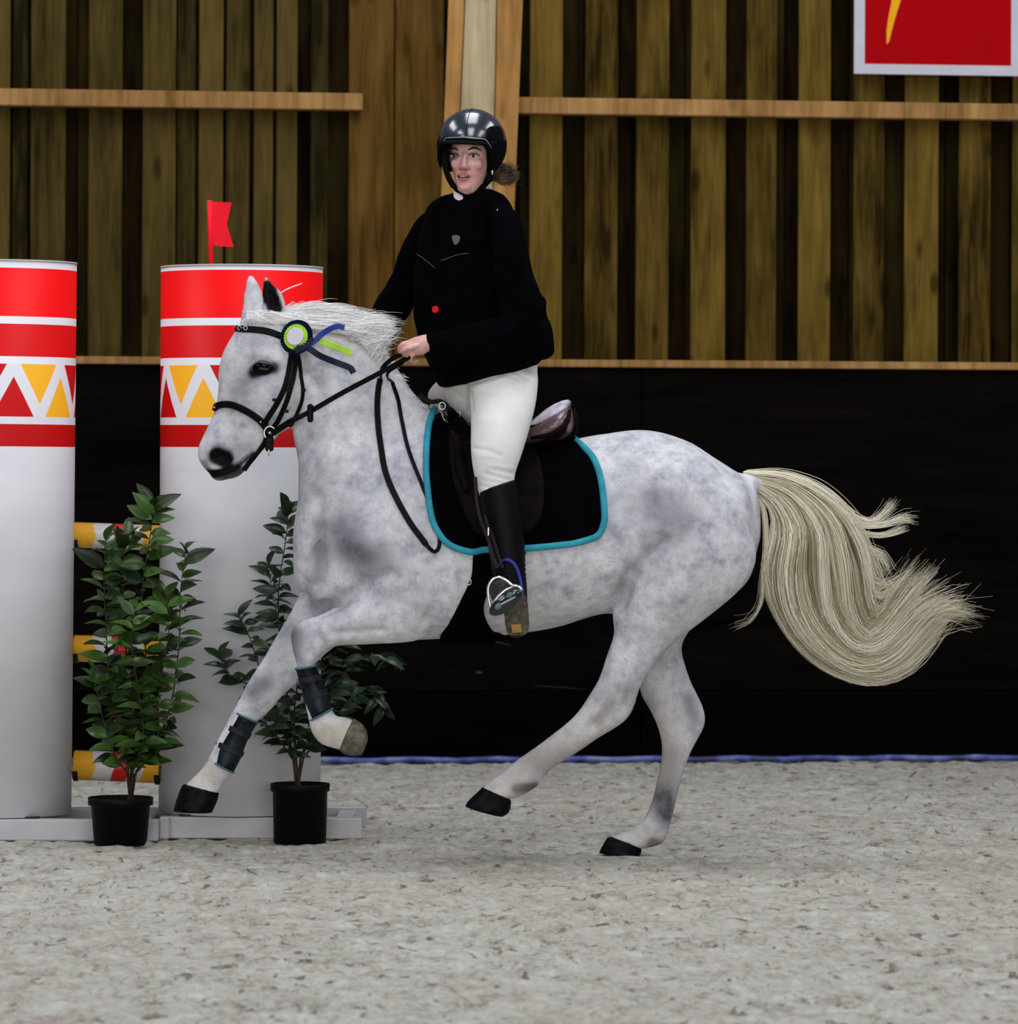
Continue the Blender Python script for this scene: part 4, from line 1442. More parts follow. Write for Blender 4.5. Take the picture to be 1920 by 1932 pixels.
def forelock():
    out = []
    tt = np.linspace(0, 1, 10)[:, None]
    for ci in range(60):
        u = rng.rand()
        sx_ = 472 + 50 * u + rng.randn() * 4; sy_ = 588 + 5 * abs(u - .5) + rng.rand() * 9
        ex = sx_ + rng.uniform(40, 85) * (1 if u > .25 else rng.uniform(-.4, .8)); ey = 604 + rng.rand() * 14 + max(0, ex - 540) * .12
        if u < .25: ey = 608 + rng.rand() * 8
        l0, _ = hit(HB, sx_, sy_, .004); l2, _ = hit(HB, ex, ey, .010); lm, _ = hit(HB, (sx_ + ex) / 2, (sy_ + ey) / 2 - 2, .016)
        if l0 is None: l0 = P(sx_, sy_, -.03)
        if l2 is None or lm is None: continue
        for _ in range(16):
            j0, j1 = rng.normal(size=3) * .0035, rng.normal(size=3) * np.array([.009, .003, .004])
            out.append((np.array(l0) + j0) * (1 - tt) ** 2 + (np.array(lm) + j1 * .6) * 2 * tt * (1 - tt) + (np.array(l2) + j1) * tt ** 2)
    for _ in range(10):   # flyaway wisp behind the ear
        g = guide([(520, 562, -.03), (538, 547, -.03), (570, 534, -.04)], 10); out.append(g + rng.randn(3) * .0012)
    return out


childmesh('forelock', strands(forelock(), .0008, .0002), M_mane, HORSE)


# ---------------------------------------------------------------- leg boots
M_boot = NT('tendon_boot', .35)
f = M_boot.noise(12, 4)
M_boot.base(M_boot.ramp(f, [(.4, (.003, .0035, .005, 1)), (.72, (.016, .024, .038, 1))])); M_boot.set('Specular IOR Level', .12); M_boot.bump(M_boot.noise(40, 3), .3, .004); M_boot = M_boot.m
M_strap_g = simple('boot_strap', (.014, .016, .022, 1), .5, .4, 80)
M_tab = simple('strap_tab', (.16, .16, .18, 1), .6, .4, 80)
M_lining = simple('boot_lining', (.06, .13, .17, 1), .8)


def scaled(s, k, kv=None):
    s = s.copy(); s[3:6] *= k; s[6:9] *= (kv or k); return s


def tendon_boot(secs, label, back=0):
    c = P(*secs[2][:2], 0)
    cen = Vector(secs[len(secs) // 2][:3])
    e = empty('tendon_boot', cen, label, 'leg boot', 'black boots on the front legs')
    V, F = loft([scaled(s, 1.14, 1.22) for s in secs], 28, 5, (0.06, 0.06))
    obj('shell', (V, F), M_boot, e, True)
    for k in (0, -1):
        s = scaled(secs[k], 1.17, 1.25); r = []
        for i in range(28):
            a = 2 * math.pi * i / 28
            r.append(Vector(s[:3] + s[3:6] * math.cos(a) + s[6:9] * math.sin(a)))
        obj('binding', tube(r, .0035, 6, True), M_lining, e, True)
    S = spline(secs, 6)
    for fpos in (.3, .62):
        s = scaled(S[int(fpos * (len(S) - 1))], 1.2, 1.28); r, nn = [], []
        for i in range(28):
            a = 2 * math.pi * i / 28
            v = s[3:6] * math.cos(a) + s[6:9] * math.sin(a)
            r.append(Vector(s[:3] + v)); nn.append(Vector(v))
        obj('strap', strap(r, nn, .021, .003, True), M_strap_g, e)
        k0 = Vector(s[:3] + s[3:6] * 1.02); obj('strap_tab', ellipsoid(k0, (.007, .012, .009), None, 10, 6), M_tab, e, True)
    return e


tendon_boot([ps(447, 1345, 484, 1362, YF_F, .032), ps(430, 1378, 466, 1393, YF_F, .028), ps(412, 1410, 452, 1428, YF_F, .028), ps(404, 1438, 438, 1456, YF_F, .031)],
            'black tendon boot on the stretched leading front leg')
tendon_boot([ps(560, 1262, 594, 1256, YF_N - .02, .030), ps(568, 1290, 604, 1282, YF_N - .02, .027), ps(577, 1322, 616, 1310, YF_N - .02, .027), ps(588, 1358, 625, 1338, YF_N - .02, .030)],
            'black tendon boot on the folded front leg under the chest')

# ================================================================== TACK
def leather(name, col, rough=.4, var=.3, bump=.25, spec=.5):
    return simple(name, col, rough, var, 14, bump, 160, 0, spec)


M_blk = leather('black_leather', (.0018, .0016, .0020, 1), .5, .3, .2, .10)
M_brown = leather('brown_leather', (.0045, .0026, .003, 1), .6, .6, .3, .04)
M_seat = leather('seat_leather', (.10, .055, .065, 1), .28, .25, .15, .7)
M_padc = simple('pad_cloth', (.0012, .0011, .0017, 1), .95, .3, 30, .3, 260, 0, .02)
M_cyan = simple('pad_piping_turquoise', srgb(50, 145, 165), .9, .18, 25, .3, 220)
M_steel = simple('stirrup_steel', (.62, .62, .64, 1), .28, .1, 20, .05, 100, .9)
M_girth = simple('girth_black', (.0012, .0011, .0015, 1), .9, .3, 20, .2, 160, 0, .02)

# wrap table over the back: sections of the horse body at world X
_cache = {}


def girdle(X):
    k = round(X, 3)
    if k in _cache: return _cache[k]
    c = Vector((k, 0, P(960, 950, 0).z)); pts = []
    for i in range(61):
        a = math.radians(-5 + 150 * i / 60)
        d = Vector((0, -math.sin(a), math.cos(a)))
        l, n, _, _ = HB.ray_cast(c, d, 1.0)
        if l is None: l, n = c + d * .25, d
        if n.dot(d) < 0: n = -n
        pts.append((l, n))
    _cache[k] = pts
    return pts


def wrap(px, py, off):
    """point on the near flank seen at px, py (py None = spine)"""
    X = P(px, py if py else 800, -.26 if py else 0).x
    g = girdle(X)
    if py is None:
        l, n = g[2]
        return Vector((l.x, 0, l.z)) + Vector((0, 0, off)), Vector((0, 0, 1))
    ys = proj([tuple(l) for l, n in g])[:, 1]
    st = int(np.argmin(ys))
    for i in range(st, len(g) - 1):
        if ys[i] <= py <= ys[i + 1]:
            f = (py - ys[i]) / max(1e-6, ys[i + 1] - ys[i])
            l = g[i][0].lerp(g[i + 1][0], f); n = g[i][1].lerp(g[i + 1][1], f).normalized()
            return l + n * off, n
    l, n = g[st]
    return l + n * off, n


def interp(tab, v):
    xs = [a for a, b in tab]; ys = [b for a, b in tab]
    return float(np.interp(v, xs, ys))


XL = [(0, 815), (.12, 806), (.3, 802), (.5, 804), (.7, 812), (.84, 824), (.93, 842), (1, 876)]
XR = [(0, 1078), (.08, 1095), (.2, 1118), (.4, 1133), (.65, 1140), (.85, 1139), (.94, 1127), (1, 1098)]


def padgrid(nu, nv, off):
    rows = []
    for j in range(nv + 1):
        v = j / nv; row = []
        for i in range(nu + 1):
            u = i / nu
            x = interp(XL, v) + (interp(XR, v) - interp(XL, v)) * u
            yb = 1038 + 8 * math.sin(u * math.pi * .8) - 20 * u + (4 if u < .1 else 0)
            X = P(x, 800, 0).x; g = girdle(X); ys = proj([tuple(l) for l, n in g])[:, 1]; st = int(np.argmin(ys))
            yt = ys[st]
            if v < .10:
                # up over the spine
                l1, n1 = wrap(x, yt + (yb - yt) * .10, off); l0, n0 = wrap(x, None, off)
                f = (v / .10)
                # follow the girdle by angle
                ang1 = math.atan2(-l1.y, l1.z - P(960, 950, 0).z); ang = ang1 * f
                idx = (math.degrees(ang) + 5) / 150 * 60; a = min(max(int(idx), 0), 59); fr2 = idx - a
                l = g[a][0].lerp(g[a + 1][0], fr2); n = g[a][1].lerp(g[a + 1][1], fr2).normalized()
                row.append((l + n * off, n))
            else:
                row.append(wrap(x, yt + (yb - yt) * v, off))
        rows.append(row)
    return rows


def gridmesh(rows, thick):
    nv, nu = len(rows), len(rows[0])
    full = [[(Vector((l.x, -l.y, l.z)), Vector((n.x, -n.y, n.z))) for l, n in r] for r in rows[:0:-1]] + rows
    nv = len(full)
    V = [l + n * thick for r in full for l, n in r] + [l for r in full for l, n in r]
    F = []; N = nv * nu
    for j in range(nv - 1):
        for i in range(nu - 1):
            q = (j * nu + i, j * nu + i + 1, (j + 1) * nu + i + 1, (j + 1) * nu + i)
            F.append(q); F.append(tuple(a + N for a in reversed(q)))
    bd = [i for i in range(nu)] + [j * nu + nu - 1 for j in range(1, nv)] + [(nv - 1) * nu + i for i in range(nu - 2, -1, -1)] + [j * nu for j in range(nv - 2, 0, -1)]
    for a, b in zip(bd, bd[1:] + bd[:1]): F.append((a, b, b + N, a + N))
    return V, F


rows = padgrid(36, 34, .003)
PAD = empty('saddle_pad', P(970, 830, 0), 'black saddle pad with turquoise piping under the saddle', 'saddle pad')
padc = obj('cloth', gridmesh(rows, .011), M_padc, PAD, True)
edge = [r[0] for r in rows] + rows[-1][1:-1] + [r[-1] for r in reversed(rows)]
pl = [l + n * .009 for l, n in edge]
pm = [Vector((p.x, -p.y, p.z)) for p in reversed(pl)]
lp = [Vector(q) for q in spline((pl + pm[1:-1])[::4], 5, True)]
obj('piping', tube(lp, .0112, 12, True), M_cyan, PAD, True)
PB = bvh_of(hbody, padc)

# saddle
SAD = empty('saddle', P(970, 810, 0), 'dark brown leather saddle with raised cantle under the rider', 'saddle')
seat_secs = [ps(836, 765, 846, 800, 0, .045), ps(862, 780, 870, 838, 0, .075, .3), ps(905, 795, 905, 842, 0, .10, .3), ps(960, 803, 960, 846, 0, .13, .2), ps(1005, 795, 1008, 842, 0, .16, .1),
             ps(1035, 775, 1045, 838, 0, .175), ps(1058, 763, 1068, 832, 0, .165), ps(1072, 758, 1084, 822, 0, .13)]
sm_ = remesh(loft(seat_secs, 30, 4, (.6, .35)), .0075, 5)
co = vco(sm_); no = vno(sm_); p2 = proj(co)
# dished seat between pommel and cantle
dish = np.exp(-((p2[:, 0] - 985) / 55) ** 2) * np.exp(-(co[:, 1] / .09) ** 2) * np.clip(no[:, 2], 0, 1)
co -= np.array([0, 0, 1]) * (dish * .035)[:, None]
setco(sm_, co)
seat = childmesh('seat', sm_, M_seat, SAD)
# cantle back roll: welts of darker leather
for (w0, r) in (([(1079, 762), (1083, 785), (1084, 805), (1075, 824), (1050, 836)], .011), ([(1068, 790), (1060, 812), (1035, 828), (1000, 838)], .012), ([(1074, 775), (1066, 800), (1040, 818), (1002, 826)], .010)):
    SB = bvh_of(seat)
    L, N = surf_path(SB, w0, .002, 6, -.15)
    obj('cantle_welt', tube(L, [r * (.5 + .5 * math.sin(math.pi * (i + .5) / len(L))) for i in range(len(L))], 10), M_brown, SAD, True)
flap_ol = [(852, 790), (846, 850), (858, 920), (884, 985), (905, 1012), (960, 1016), (1008, 1000), (1026, 950), (1022, 890), (1006, 842), (985, 826), (920, 830)]
flap = obj('flap', patch(PB, flap_ol, .003, .010, 10, False, -.25), M_brown, SAD, True)
flapf = obj('flap', patch(PB, flap_ol, .003, .010, 12, True, .25), M_brown, SAD, True)
kr = [(866, 830), (868, 880), (882, 930)]
L, N = surf_path(bvh_of(flap), kr, .006, 6)
obj('knee_roll', tube(L, [.008 + .012 * math.sin(math.pi * i / (len(L) - 1)) for i in range(len(L))], 10), M_brown, SAD, True)
obj('pommel_pad', patch(PB, [(846, 768), (850, 830), (880, 850), (1000, 846), (1075, 836), (1084, 826), (1060, 812), (1000, 830), (900, 826), (868, 790)], .002, .018, 9, False, -.15), M_blk, SAD, True)
girth_ol = [(898, 1036), (940, 1036), (990, 1030), (978, 1075), (930, 1105), (913, 1140), (916, 1165), (930, 1187), (950, 1199), (900, 1205), (832, 1205), (850, 1168), (871, 1128), (890, 1085)]
obj('girth', patch(HB, girth_ol, .003, .012, 9, False, -.1), M_girth, SAD, True)
obj('girth', patch(HB, girth_ol, .003, .012, 11, True, .1), M_girth, SAD, True)
g1 = P(885, 1204, 0)
obj('girth', box(g1.x - .09, g1.x + .09, -.13, .13, g1.z - .012, g1.z + .006, .005), M_girth, SAD)
obj('girth_ring', tube([P(884 + 5 * math.cos(a), 1098 + 6 * math.sin(a), -.285) for a in np.linspace(0, 5.9, 12)], .0016, 6, True), M_steel, SAD, True)
# neck strap with buckle in front of the pommel
fall = -.12
L, N = surf_path(HB, [(790, 745), (812, 758), (830, 757), (844, 768), (848, 786), (838, 795)], .014, 4, -.06)
obj('grab_strap', strap(L, N, .016, .006), M_blk, SAD)
obj('buckle', tube([P(834 + 6 * math.cos(a), 766 + 7 * math.sin(a), -.14) for a in np.linspace(0, 5.9, 12)], .002, 6, True), M_steel, SAD, True)
for w_ in ([(833, 782), (838, 792), (845, 798)], [(862, 776), (868, 778), (867, 787)]):
    obj('stitch_ring', tube([P(x, y, -.17) for x, y in w_], .0016, 6), M_steel, SAD, True)

M_seat_sheen = simple('painted_seat_sheen', (.52, .48, .58, 1), .3, .12, 20, .1, 160, 0, .6)  # pale patch painted as overhead light shining on the seat
obj('seat_sheen', patch(bvh_of(seat), [(996, 801), (1014, 785), (1036, 768), (1056, 759), (1075, 757), (1076, 764), (1062, 778), (1040, 790), (1015, 800)], .002, .004, 5, False, -.12), M_seat_sheen, SAD, True)
# stirrups hang from the saddle
M_sblue = simple('stirrup_band_blue', srgb(50, 58, 150), .35, .1)
M_plate = NT('stirrup_tread', .12); M_plate.base((.008, .012, .016, 1)); M_plate.set('Coat Weight', .35); M_plate = M_plate.m
M_strapb = leather('stirrup_leather', (.012, .004, .004, 1), .4, .3, .2, .3)
STL = [(896, 900), (900, 950), (908, 985), (920, 1015), (930, 1050), (938, 1072)]
Lp = [P(x, y, -.41 - .08 * i / 5) for i, (x, y) in enumerate(STL)]
Lp = [Vector(q) for q in spline(Lp, 5)]
obj('stirrup_leather', strap(Lp, [Vector((-.3, -1, 0))] * len(Lp), .013, .004), M_strapb, SAD)
Lq = [p + Vector((.018, .006, 0)) for p in Lp[8:]]
obj('stirrup_leather', strap(Lq, [Vector((-.3, -1, 0))] * len(Lq), .011, .004), M_strapb, SAD)
q0 = P(921, 1003, -.49)
obj('leather_end', box(q0.x - .0022, q0.x + .0022, q0.y - .002, q0.y + .002, q0.z - .013, q0.z + .013, .001), M_steel, SAD)
ST = empty('stirrup', P(950, 1060, -.44), 'silver safety stirrup with blue arm around the black boot', 'stirrup')
YI = -.53
arch = [(927, 1154), (922, 1130), (921, 1108), (929, 1094), (942, 1089), (956, 1096), (966, 1104), (976, 1106)]
obj('frame', tube([Vector(q) for q in spline([P(x, y, YI) for x, y in arch], 5)], .0048, 8), M_steel, ST, True)
arch2 = [(926, 1146), (938, 1128), (956, 1112), (975, 1106), (985, 1114)]
obj('frame', tube([Vector(q) for q in spline([P(x, y, YI + .012) for x, y in arch2], 5)], .0055, 8), M_steel, ST, True)
arm = [(938, 1072), (948, 1058), (960, 1057), (971, 1066), (979, 1084), (984, 1108), (986, 1120)]
obj('safety_arm', tube([Vector(q) for q in spline([P(x, y, YI + .03 + .04 * max(0, 2 - i) / 2) for i, (x, y) in enumerate(arm)], 5)], [.0035] * 8 + [.0052] * 23, 8), M_sblue, ST, True)
a = math.atan2(40, 56)
ux = Vector((math.cos(a), 0, math.sin(a))); uy = Vector((-math.sin(a), 0, math.cos(a)))
cc = P(954, 1137, YI - .01)
RM = Matrix((( ux.x, 0, uy.x), (0, 1, 0), (ux.z, 0, uy.z)))
obj('tread', ellipsoid(cc, (.064, .020, .028), RM, 28, 14), M_plate, ST, True)
M_hole = simple('tread_hole', (.10, .14, .15, 1), .4, .2)
for (x, y, r) in ((940, 1144, .014), (961, 1123, .013)):
    obj('tread_pad', ellipsoid(P(x, y, YI - .027), (r, .004, r * .7), RM, 16, 8), M_hole, ST, True)

# ------------------------------------------------------------------ bridle
BR = empty('bridle', P(520, 640, 0), 'black leather bridle with padded noseband and buckled browband', 'bridle')


def mirrored(L, N):
    a = [Vector((p.x, -p.y, p.z)) for p in reversed(L)]; b = [Vector((n.x, -n.y, n.z)) for n in reversed(N)]
    return a[::1] + L, b + N


L, N = surf_path(HB, [(447, 620), (458, 621), (480, 622), (503, 625), (524, 632), (540, 640)], .004, 4, 0)
ML, MN = mirrored(L, N)
bb = obj('browband', strap(ML, MN, .024, .006), M_blk, BR)
for dx in (455, 466):
    l, n = hit(HB, dx, 621, .009)
    if l: obj('snaffle_ornament', tube([l + Vector((.0055 * math.cos(a) * 1.0, -.002, .007 * math.sin(a))) for a in np.linspace(0, 5.8, 12)], .0012, 6, True), M_steel, bb, True)
l0, _ = hit(HB, 457, 621, .010); l1, _ = hit(HB, 464, 621, .010)
obj('snaffle_ornament', tube([l0, l1], .0014, 6), M_steel, bb, True)
L, N = surf_path(HB, [(407, 770), (416, 764), (432, 763), (452, 769), (474, 781), (492, 795), (505, 812), (512, 824)], .006, 4, 0)
ML, MN = mirrored(L, N)
nb_ = obj('noseband', strap(ML, MN, .024, .010), M_blk, BR)
l, n = hit(HB, 490, 793, .014); obj('rivet', ellipsoid(l, (.004, .004, .004), None, 10, 6), M_steel, nb_, True)
l, n = hit(HB, 410, 770, .012); obj('rivet', ellipsoid(l or P(410, 770, -.03), (.004, .004, .003), None, 10, 6), M_steel, nb_, True)


def bridle_strap(name, pts, w_, th=.005, off=.006, mirror=True, mat=None):
    L, N = surf_path(HB, pts, off, 4, -.08)
    obj(name, strap(L, N, w_, th), mat or M_blk, BR)
    if mirror:
        obj(name, strap([Vector((p.x, -p.y, p.z)) for p in L], [Vector((n.x, -n.y, n.z)) for n in N], w_, th), mat or M_blk, BR)


bridle_strap('cheekpiece', [(541, 630), (548, 655), (546, 690), (538, 728), (522, 762), (504, 790), (500, 802)], .019)
bridle_strap('cheekpiece', [(549, 640), (555, 680), (552, 715), (543, 748), (532, 775), (522, 795), (511, 808)], .017, .005, .011)
bridle_strap('throat_lash', [(556, 640), (562, 672), (566, 705), (571, 738), (565, 770), (555, 792), (546, 802)], .0125, .005, .007)
bridle_strap('headpiece', [(548, 650), (545, 625), (542, 606)], .026, .005, .006)
bridle_strap('flash_strap', [(506, 815), (498, 834), (484, 853), (468, 872), (458, 886)], .020, .006, .005)
for (x, y, w_) in ((537, 772, .010), (545, 735, .009), (570, 735, .008), (520, 752, .009)):
    l, n = hit(HB, x, y, .016)
    obj('keeper', box(l.x - w_, l.x + w_, l.y - .004, l.y + .005, l.z - .005, l.z + .005, .0015), M_blk, BR)
# bit
bc, _ = hit(HB, 507, 812, .020)
for s in (-1, 1):
    ringp = [Vector((bc.x + .019 * math.cos(a), s * bc.y * -1 if s > 0 else bc.y, bc.z + .022 * math.sin(a))) for a in np.linspace(0, 2 * math.pi, 25)[:-1]]
    obj('bit_ring', tube(ringp, .0032, 8, True), M_steel, BR, True)
obj('bit_mouthpiece', tube([Vector((bc.x, bc.y, bc.z)), Vector((bc.x, -bc.y, bc.z))], .006, 8), M_steel, BR, True)
hq = P(508, 838, bc.y - .003)
obj('curb_strap', box(hq.x - .014, hq.x + .014, hq.y - .006, hq.y + .006, hq.z - .024, hq.z + .026, .005), M_blk, BR)
obj('strap_tip', tube([P(507, 848, bc.y - .01), P(507, 860, bc.y - .01)], .003, 6), M_steel, BR, True)

# reins (held by the rider, buckled to the bit)
hand_y = -.25
rp = [Vector(q) for q in spline([Vector((bc.x + .01, bc.y - .004, bc.z)), P(545, 797, -.125), P(585, 776, -.145), P(640, 744, -.17), P(700, 712, -.20), P(745, 688, -.225), P(774, 672, hand_y - .014)], 8)]
rn = [Vector((-.1, -1, .15))] * len(rp)
REIN = obj('reins', strap(rp, rn, .0175, .006, False, [1.25 if i < 10 else 1 for i in range(len(rp))]), M_blk, BR)
rf = [Vector(q) for q in spline([Vector((bc.x + .01, -bc.y + .004, bc.z)), P(560, 790, .13), P(640, 745, .15), P(712, 694, .14), P(722, 678, .14)], 8)]
obj('reins', strap(rf, [Vector((-.1, 1, .15))] * len(rf), .0165, .005), M_blk, BR)
obj('rein_stop', box(P(585, 779, -.16).x - .010, P(585, 779, -.16).x + .010, -.162, -.140, P(585, 797, -.15).z, P(585, 762, -.15).z, .006), M_blk, BR)
loop = [(716, 716), (712, 740), (711, 780), (717, 840), (734, 910), (766, 975), (797, 1018), (812, 1036), (822, 1041), (829, 1032), (829, 1008), (818, 970), (796, 915), (774, 860), (760, 805), (751, 760), (738, 722)]
L, N = surf_path(HB, loop, .009, 6, -.15, 5)
obj('rein_end', strap(L, N, .0155, .005, False, [1.3 if i < len(L) * .45 else .85 for i in range(len(L))]), M_blk, BR)
up = [Vector(q) for q in spline([L[0], P(720, 696, -.19), P(735, 680, -.22), P(752, 670, -.245), P(764, 664, -.255)], 6)]
obj('rein_end', strap(up, [Vector((-.3, -1, .1))] * len(up), .016, .005), M_blk, BR)
up = [Vector(q) for q in spline([L[-1], P(730, 712, -.185), P(735, 700, -.21), P(760, 685, -.24)], 6)]
obj('rein_end', strap(up, [Vector((-.3, -1, .1))] * len(up), .010, .004), M_blk, BR)
le = P(820, 1041, L[len(L) // 2].y - .006)

# ------------------------------------------------------------------ rosette
ROS = empty('rosette', P(558, 633, -.135), 'lime green and navy prize rosette with ribbons pinned beside the ear', 'rosette')
M_lime = simple('ribbon_lime', srgb(165, 215, 60), .5, .12, 40, .1)
M_navy = simple('ribbon_navy', (.004, .007, .03, 1), .4, .2, 40, .1)
M_blue = simple('ribbon_blue', srgb(38, 56, 140), .4, .12, 40, .1)
M_card = simple('rosette_card', (.62, .60, .66, 1), .5, .04)
rc = P(559, 636, -.15)
rnml = Vector((-.34, -.92, .16)).normalized()
ru = rnml.cross(Vector((0, 0, 1))).normalized() * -1; rv = ru.cross(rnml) * -1
if rv.z < 0: rv = -rv


def pleats(ri, ro, n, d, off, th=.0012):
    V, F = [], []
    for i in range(n * 2):
        a = math.pi * i / n; zg = d if i % 2 else -d
        for r, z in ((ri, zg * .2), (ro, zg)):
            V.append(rc + ru * (r * math.cos(a)) + rv * (r * math.sin(a)) + rnml * (off + z))
    m = len(V); V += [v - rnml * th for v in V]
    k = n * 2
    for i in range(k):
        a, b = i * 2, ((i + 1) % k) * 2
        F += [(a, b, b + 1, a + 1), (m + a + 1, m + b + 1, m + b, m + a), (a + 1, b + 1, m + b + 1, m + a + 1), (b, a, m + a, m + b)]
    return V, F


obj('pleated_ring', pleats(.022, .059, 34, .003, 0), M_navy, ROS)
obj('pleated_ring', pleats(.020, .043, 30, .0022, .006), M_lime, ROS)
V, F = [], []
n = 28
for z, r in ((.004, .030), (.012, .030), (.013, .028)):
    for i in range(n):
        a = 2 * math.pi * i / n; V.append(rc + ru * (r * math.cos(a)) + rv * (r * math.sin(a)) + rnml * z)
for j in range(2):
    for i in range(n): F.append((j * n + i, j * n + (i + 1) % n, (j + 1) * n + (i + 1) % n, (j + 1) * n + i))
F += [tuple(range(n)), tuple(range(2 * n, 3 * n))]
obj('centre_card', (V, F), M_card, ROS)


def ribbon(name, pts, w_, mat, y0, y1):
    q = [P(x, yy, y0 + (y1 - y0) * i / (len(pts) - 1)) for i, (x, yy) in enumerate(pts)]
    q = [Vector(v) for v in spline(q, 6)]
    nn = [Vector((.05 * math.sin(i * .5), -1, .25 * math.sin(i * .35))).normalized() for i in range(len(q))]
    obj(name, strap(q, nn, w_, .0012), mat, ROS)


ribbon('ribbon', [(575, 655), (592, 644), (612, 627), (634, 616), (650, 618)], .019, M_blue, -.17, -.175)
ribbon('ribbon', [(592, 640), (610, 645), (635, 655), (664, 667)], .021, M_lime, -.155, -.15)
ribbon('ribbon', [(560, 652), (578, 655), (605, 672), (640, 686), (660, 694), (667, 704)], .021, M_navy, -.165, -.155)
ribbon('ribbon', [(556, 662), (572, 655), (592, 640)], .022, M_navy, -.172, -.172)

# ================================================================== RIDER
RID = empty('person', P(920, 800, 0), 'rider in black jacket, white breeches and glossy helmet, standing in the stirrups', 'person')
HO = P(888, 294, -.03)
yaw = math.radians(-12)
HF = Vector((math.sin(yaw), -math.cos(yaw), -.04)).normalized()
HR = Vector((math.cos(yaw), math.sin(yaw), 0)).normalized()
HU = HR.cross(HF) * -1
if HU.z < 0: HU = -HU
tilt = math.radians(2.0)
HU2 = (HU * math.cos(tilt) + HR * math.sin(tilt)).normalized(); HR = (HR * math.cos(tilt) - HU * math.sin(tilt)).normalized(); HU = HU2


def hl(x, y, z): return HO + HR * x + HF * y + HU * z


def hsec(z, hw, yf, yb, e=2.2, k=0.12):
    return sec(hl(0, (yf + yb) / 2, z), HF * ((yf - yb) / 2), HR * hw, e, k)


headsecs = [hsec(-.128, .016, .074, .040), hsec(-.122, .027, .083, .015), hsec(-.108, .036, .087, -.02), hsec(-.088, .045, .084, -.04), hsec(-.062, .054, .083, -.055),
            hsec(-.035, .063, .082, -.07), hsec(-.008, .067, .079, -.085), hsec(.02, .070, .083, -.095), hsec(.05, .071, .080, -.10), hsec(.08, .064, .066, -.092), hsec(.105, .045, .04, -.07), hsec(.12, .02, .01, -.04)]
nose = [sec(hl(0, .082, .010), HF * .006, HR * .007), sec(hl(0, .087, -.008), HF * .009, HR * .008), sec(hl(0, .094, -.026), HF * .012, HR * .010), sec(hl(0, .099, -.040), HF * .012, HR * .014), sec(hl(0, .092, -.048), HF * .010, HR * .013)]
HS = .97
parts = [loft(headsecs, 28, 4, (.5, .5)), loft(nose, 14, 3),
         ellipsoid(hl(.033, .058, -.028), (.022, .018, .022)), ellipsoid(hl(-.033, .058, -.028), (.022, .018, .022)),
         ellipsoid(hl(.010, .088, -.043), (.008, .010, .007)), ellipsoid(hl(-.010, .088, -.043), (.008, .010, .007)),
         ellipsoid(hl(0, .080, -.068), (.024, .012, .008)), ellipsoid(hl(0, .079, -.080), (.021, .012, .008)), ellipsoid(hl(0, .078, -.106), (.022, .016, .016)),
         ellipsoid(hl(.072, -.01, -.015), (.008, .014, .028)), ellipsoid(hl(-.072, -.01, -.015), (.008, .014, .028))]
# neck
nk = [sec(hl(0, -.01, -.06), (.05, 0, 0), (0, .052, 0)), sec(hl(0, -.012, -.11), (.052, 0, 0), (0, .055, 0)), sec(P(893, 378, 0), (.058, 0, 0), (0, .06, 0)), sec(P(893, 410, .01), (.08, 0, 0), (0, .07, 0))]
parts.append(loft(nk, 20, 3))

# jacket sections (outer); the body beneath is slimmer
J_torso = [ps(862, 366, 928, 358, 0, .062), ps(832, 371, 948, 368, 0, .078), ps(806, 390, 966, 388, 0, .095), ps(797, 424, 975, 420, .01, .108), ps(786, 470, 985, 462, .01, .118),
           ps(780, 520, 990, 512, .01, .122), ps(779, 575, 1003, 565, 0, .128), ps(784, 622, 1013, 612, 0, .135), ps(795, 660, 1024, 648, -.03, .165), ps(812, 696, 1028, 668, -.05, .19), ps(828, 728, 1018, 684, -.055, .195)]
J_armf = [ps(826, 392, 858, 425, .05, .05), ps(800, 402, 845, 450, .08, .06), ps(775, 430, 830, 482, .11, .062), ps(754, 475, 806, 520, .14, .058), ps(735, 525, 790, 558, .145, .055),
          ps(708, 568, 774, 592, .14, .052), ps(700, 598, 752, 618, .135, .042), ps(704, 632, 738, 646, .13, .034), ps(710, 652, 732, 662, .13, .030)]
J_armn = [ps(905, 378, 958, 388, -.05, .06), ps(918, 410, 982, 412, -.10, .064), ps(926, 460, 993, 455, -.14, .064), ps(930, 510, 1004, 505, -.165, .062), ps(936, 555, 1018, 552, -.18, .060),
          ps(942, 600, 1034, 600, -.19, .060), ps(950, 650, 1040, 635, -.2, .058)]
J_foren = [ps(1030, 600, 1028, 680, -.195, .056), ps(985, 585, 985, 690, -.20, .058), ps(935, 598, 938, 696, -.22, .056), ps(880, 612, 882, 694, -.235, .050), ps(835, 624, 842, 690, -.245, .042), ps(808, 628, 818, 680, -.25, .036), ps(802, 631, 811, 668, -.25, .034)]


def slim(secs, a, b=None): return [scaled(s, a, b or a) for s in secs]


body_arm_n = slim(J_armn, .72) + slim(J_foren[1:-1], .62)
parts += [loft(slim(J_torso[:8], .86, .82) + [ps(815, 665, 1005, 655, .0, .11), ps(850, 700, 1000, 690, 0, .11)], 24, 3), loft(slim(J_armf, .76), 16, 3), loft(slim(J_armn, .72), 16, 3), loft(slim(J_foren, .66), 16, 3)]

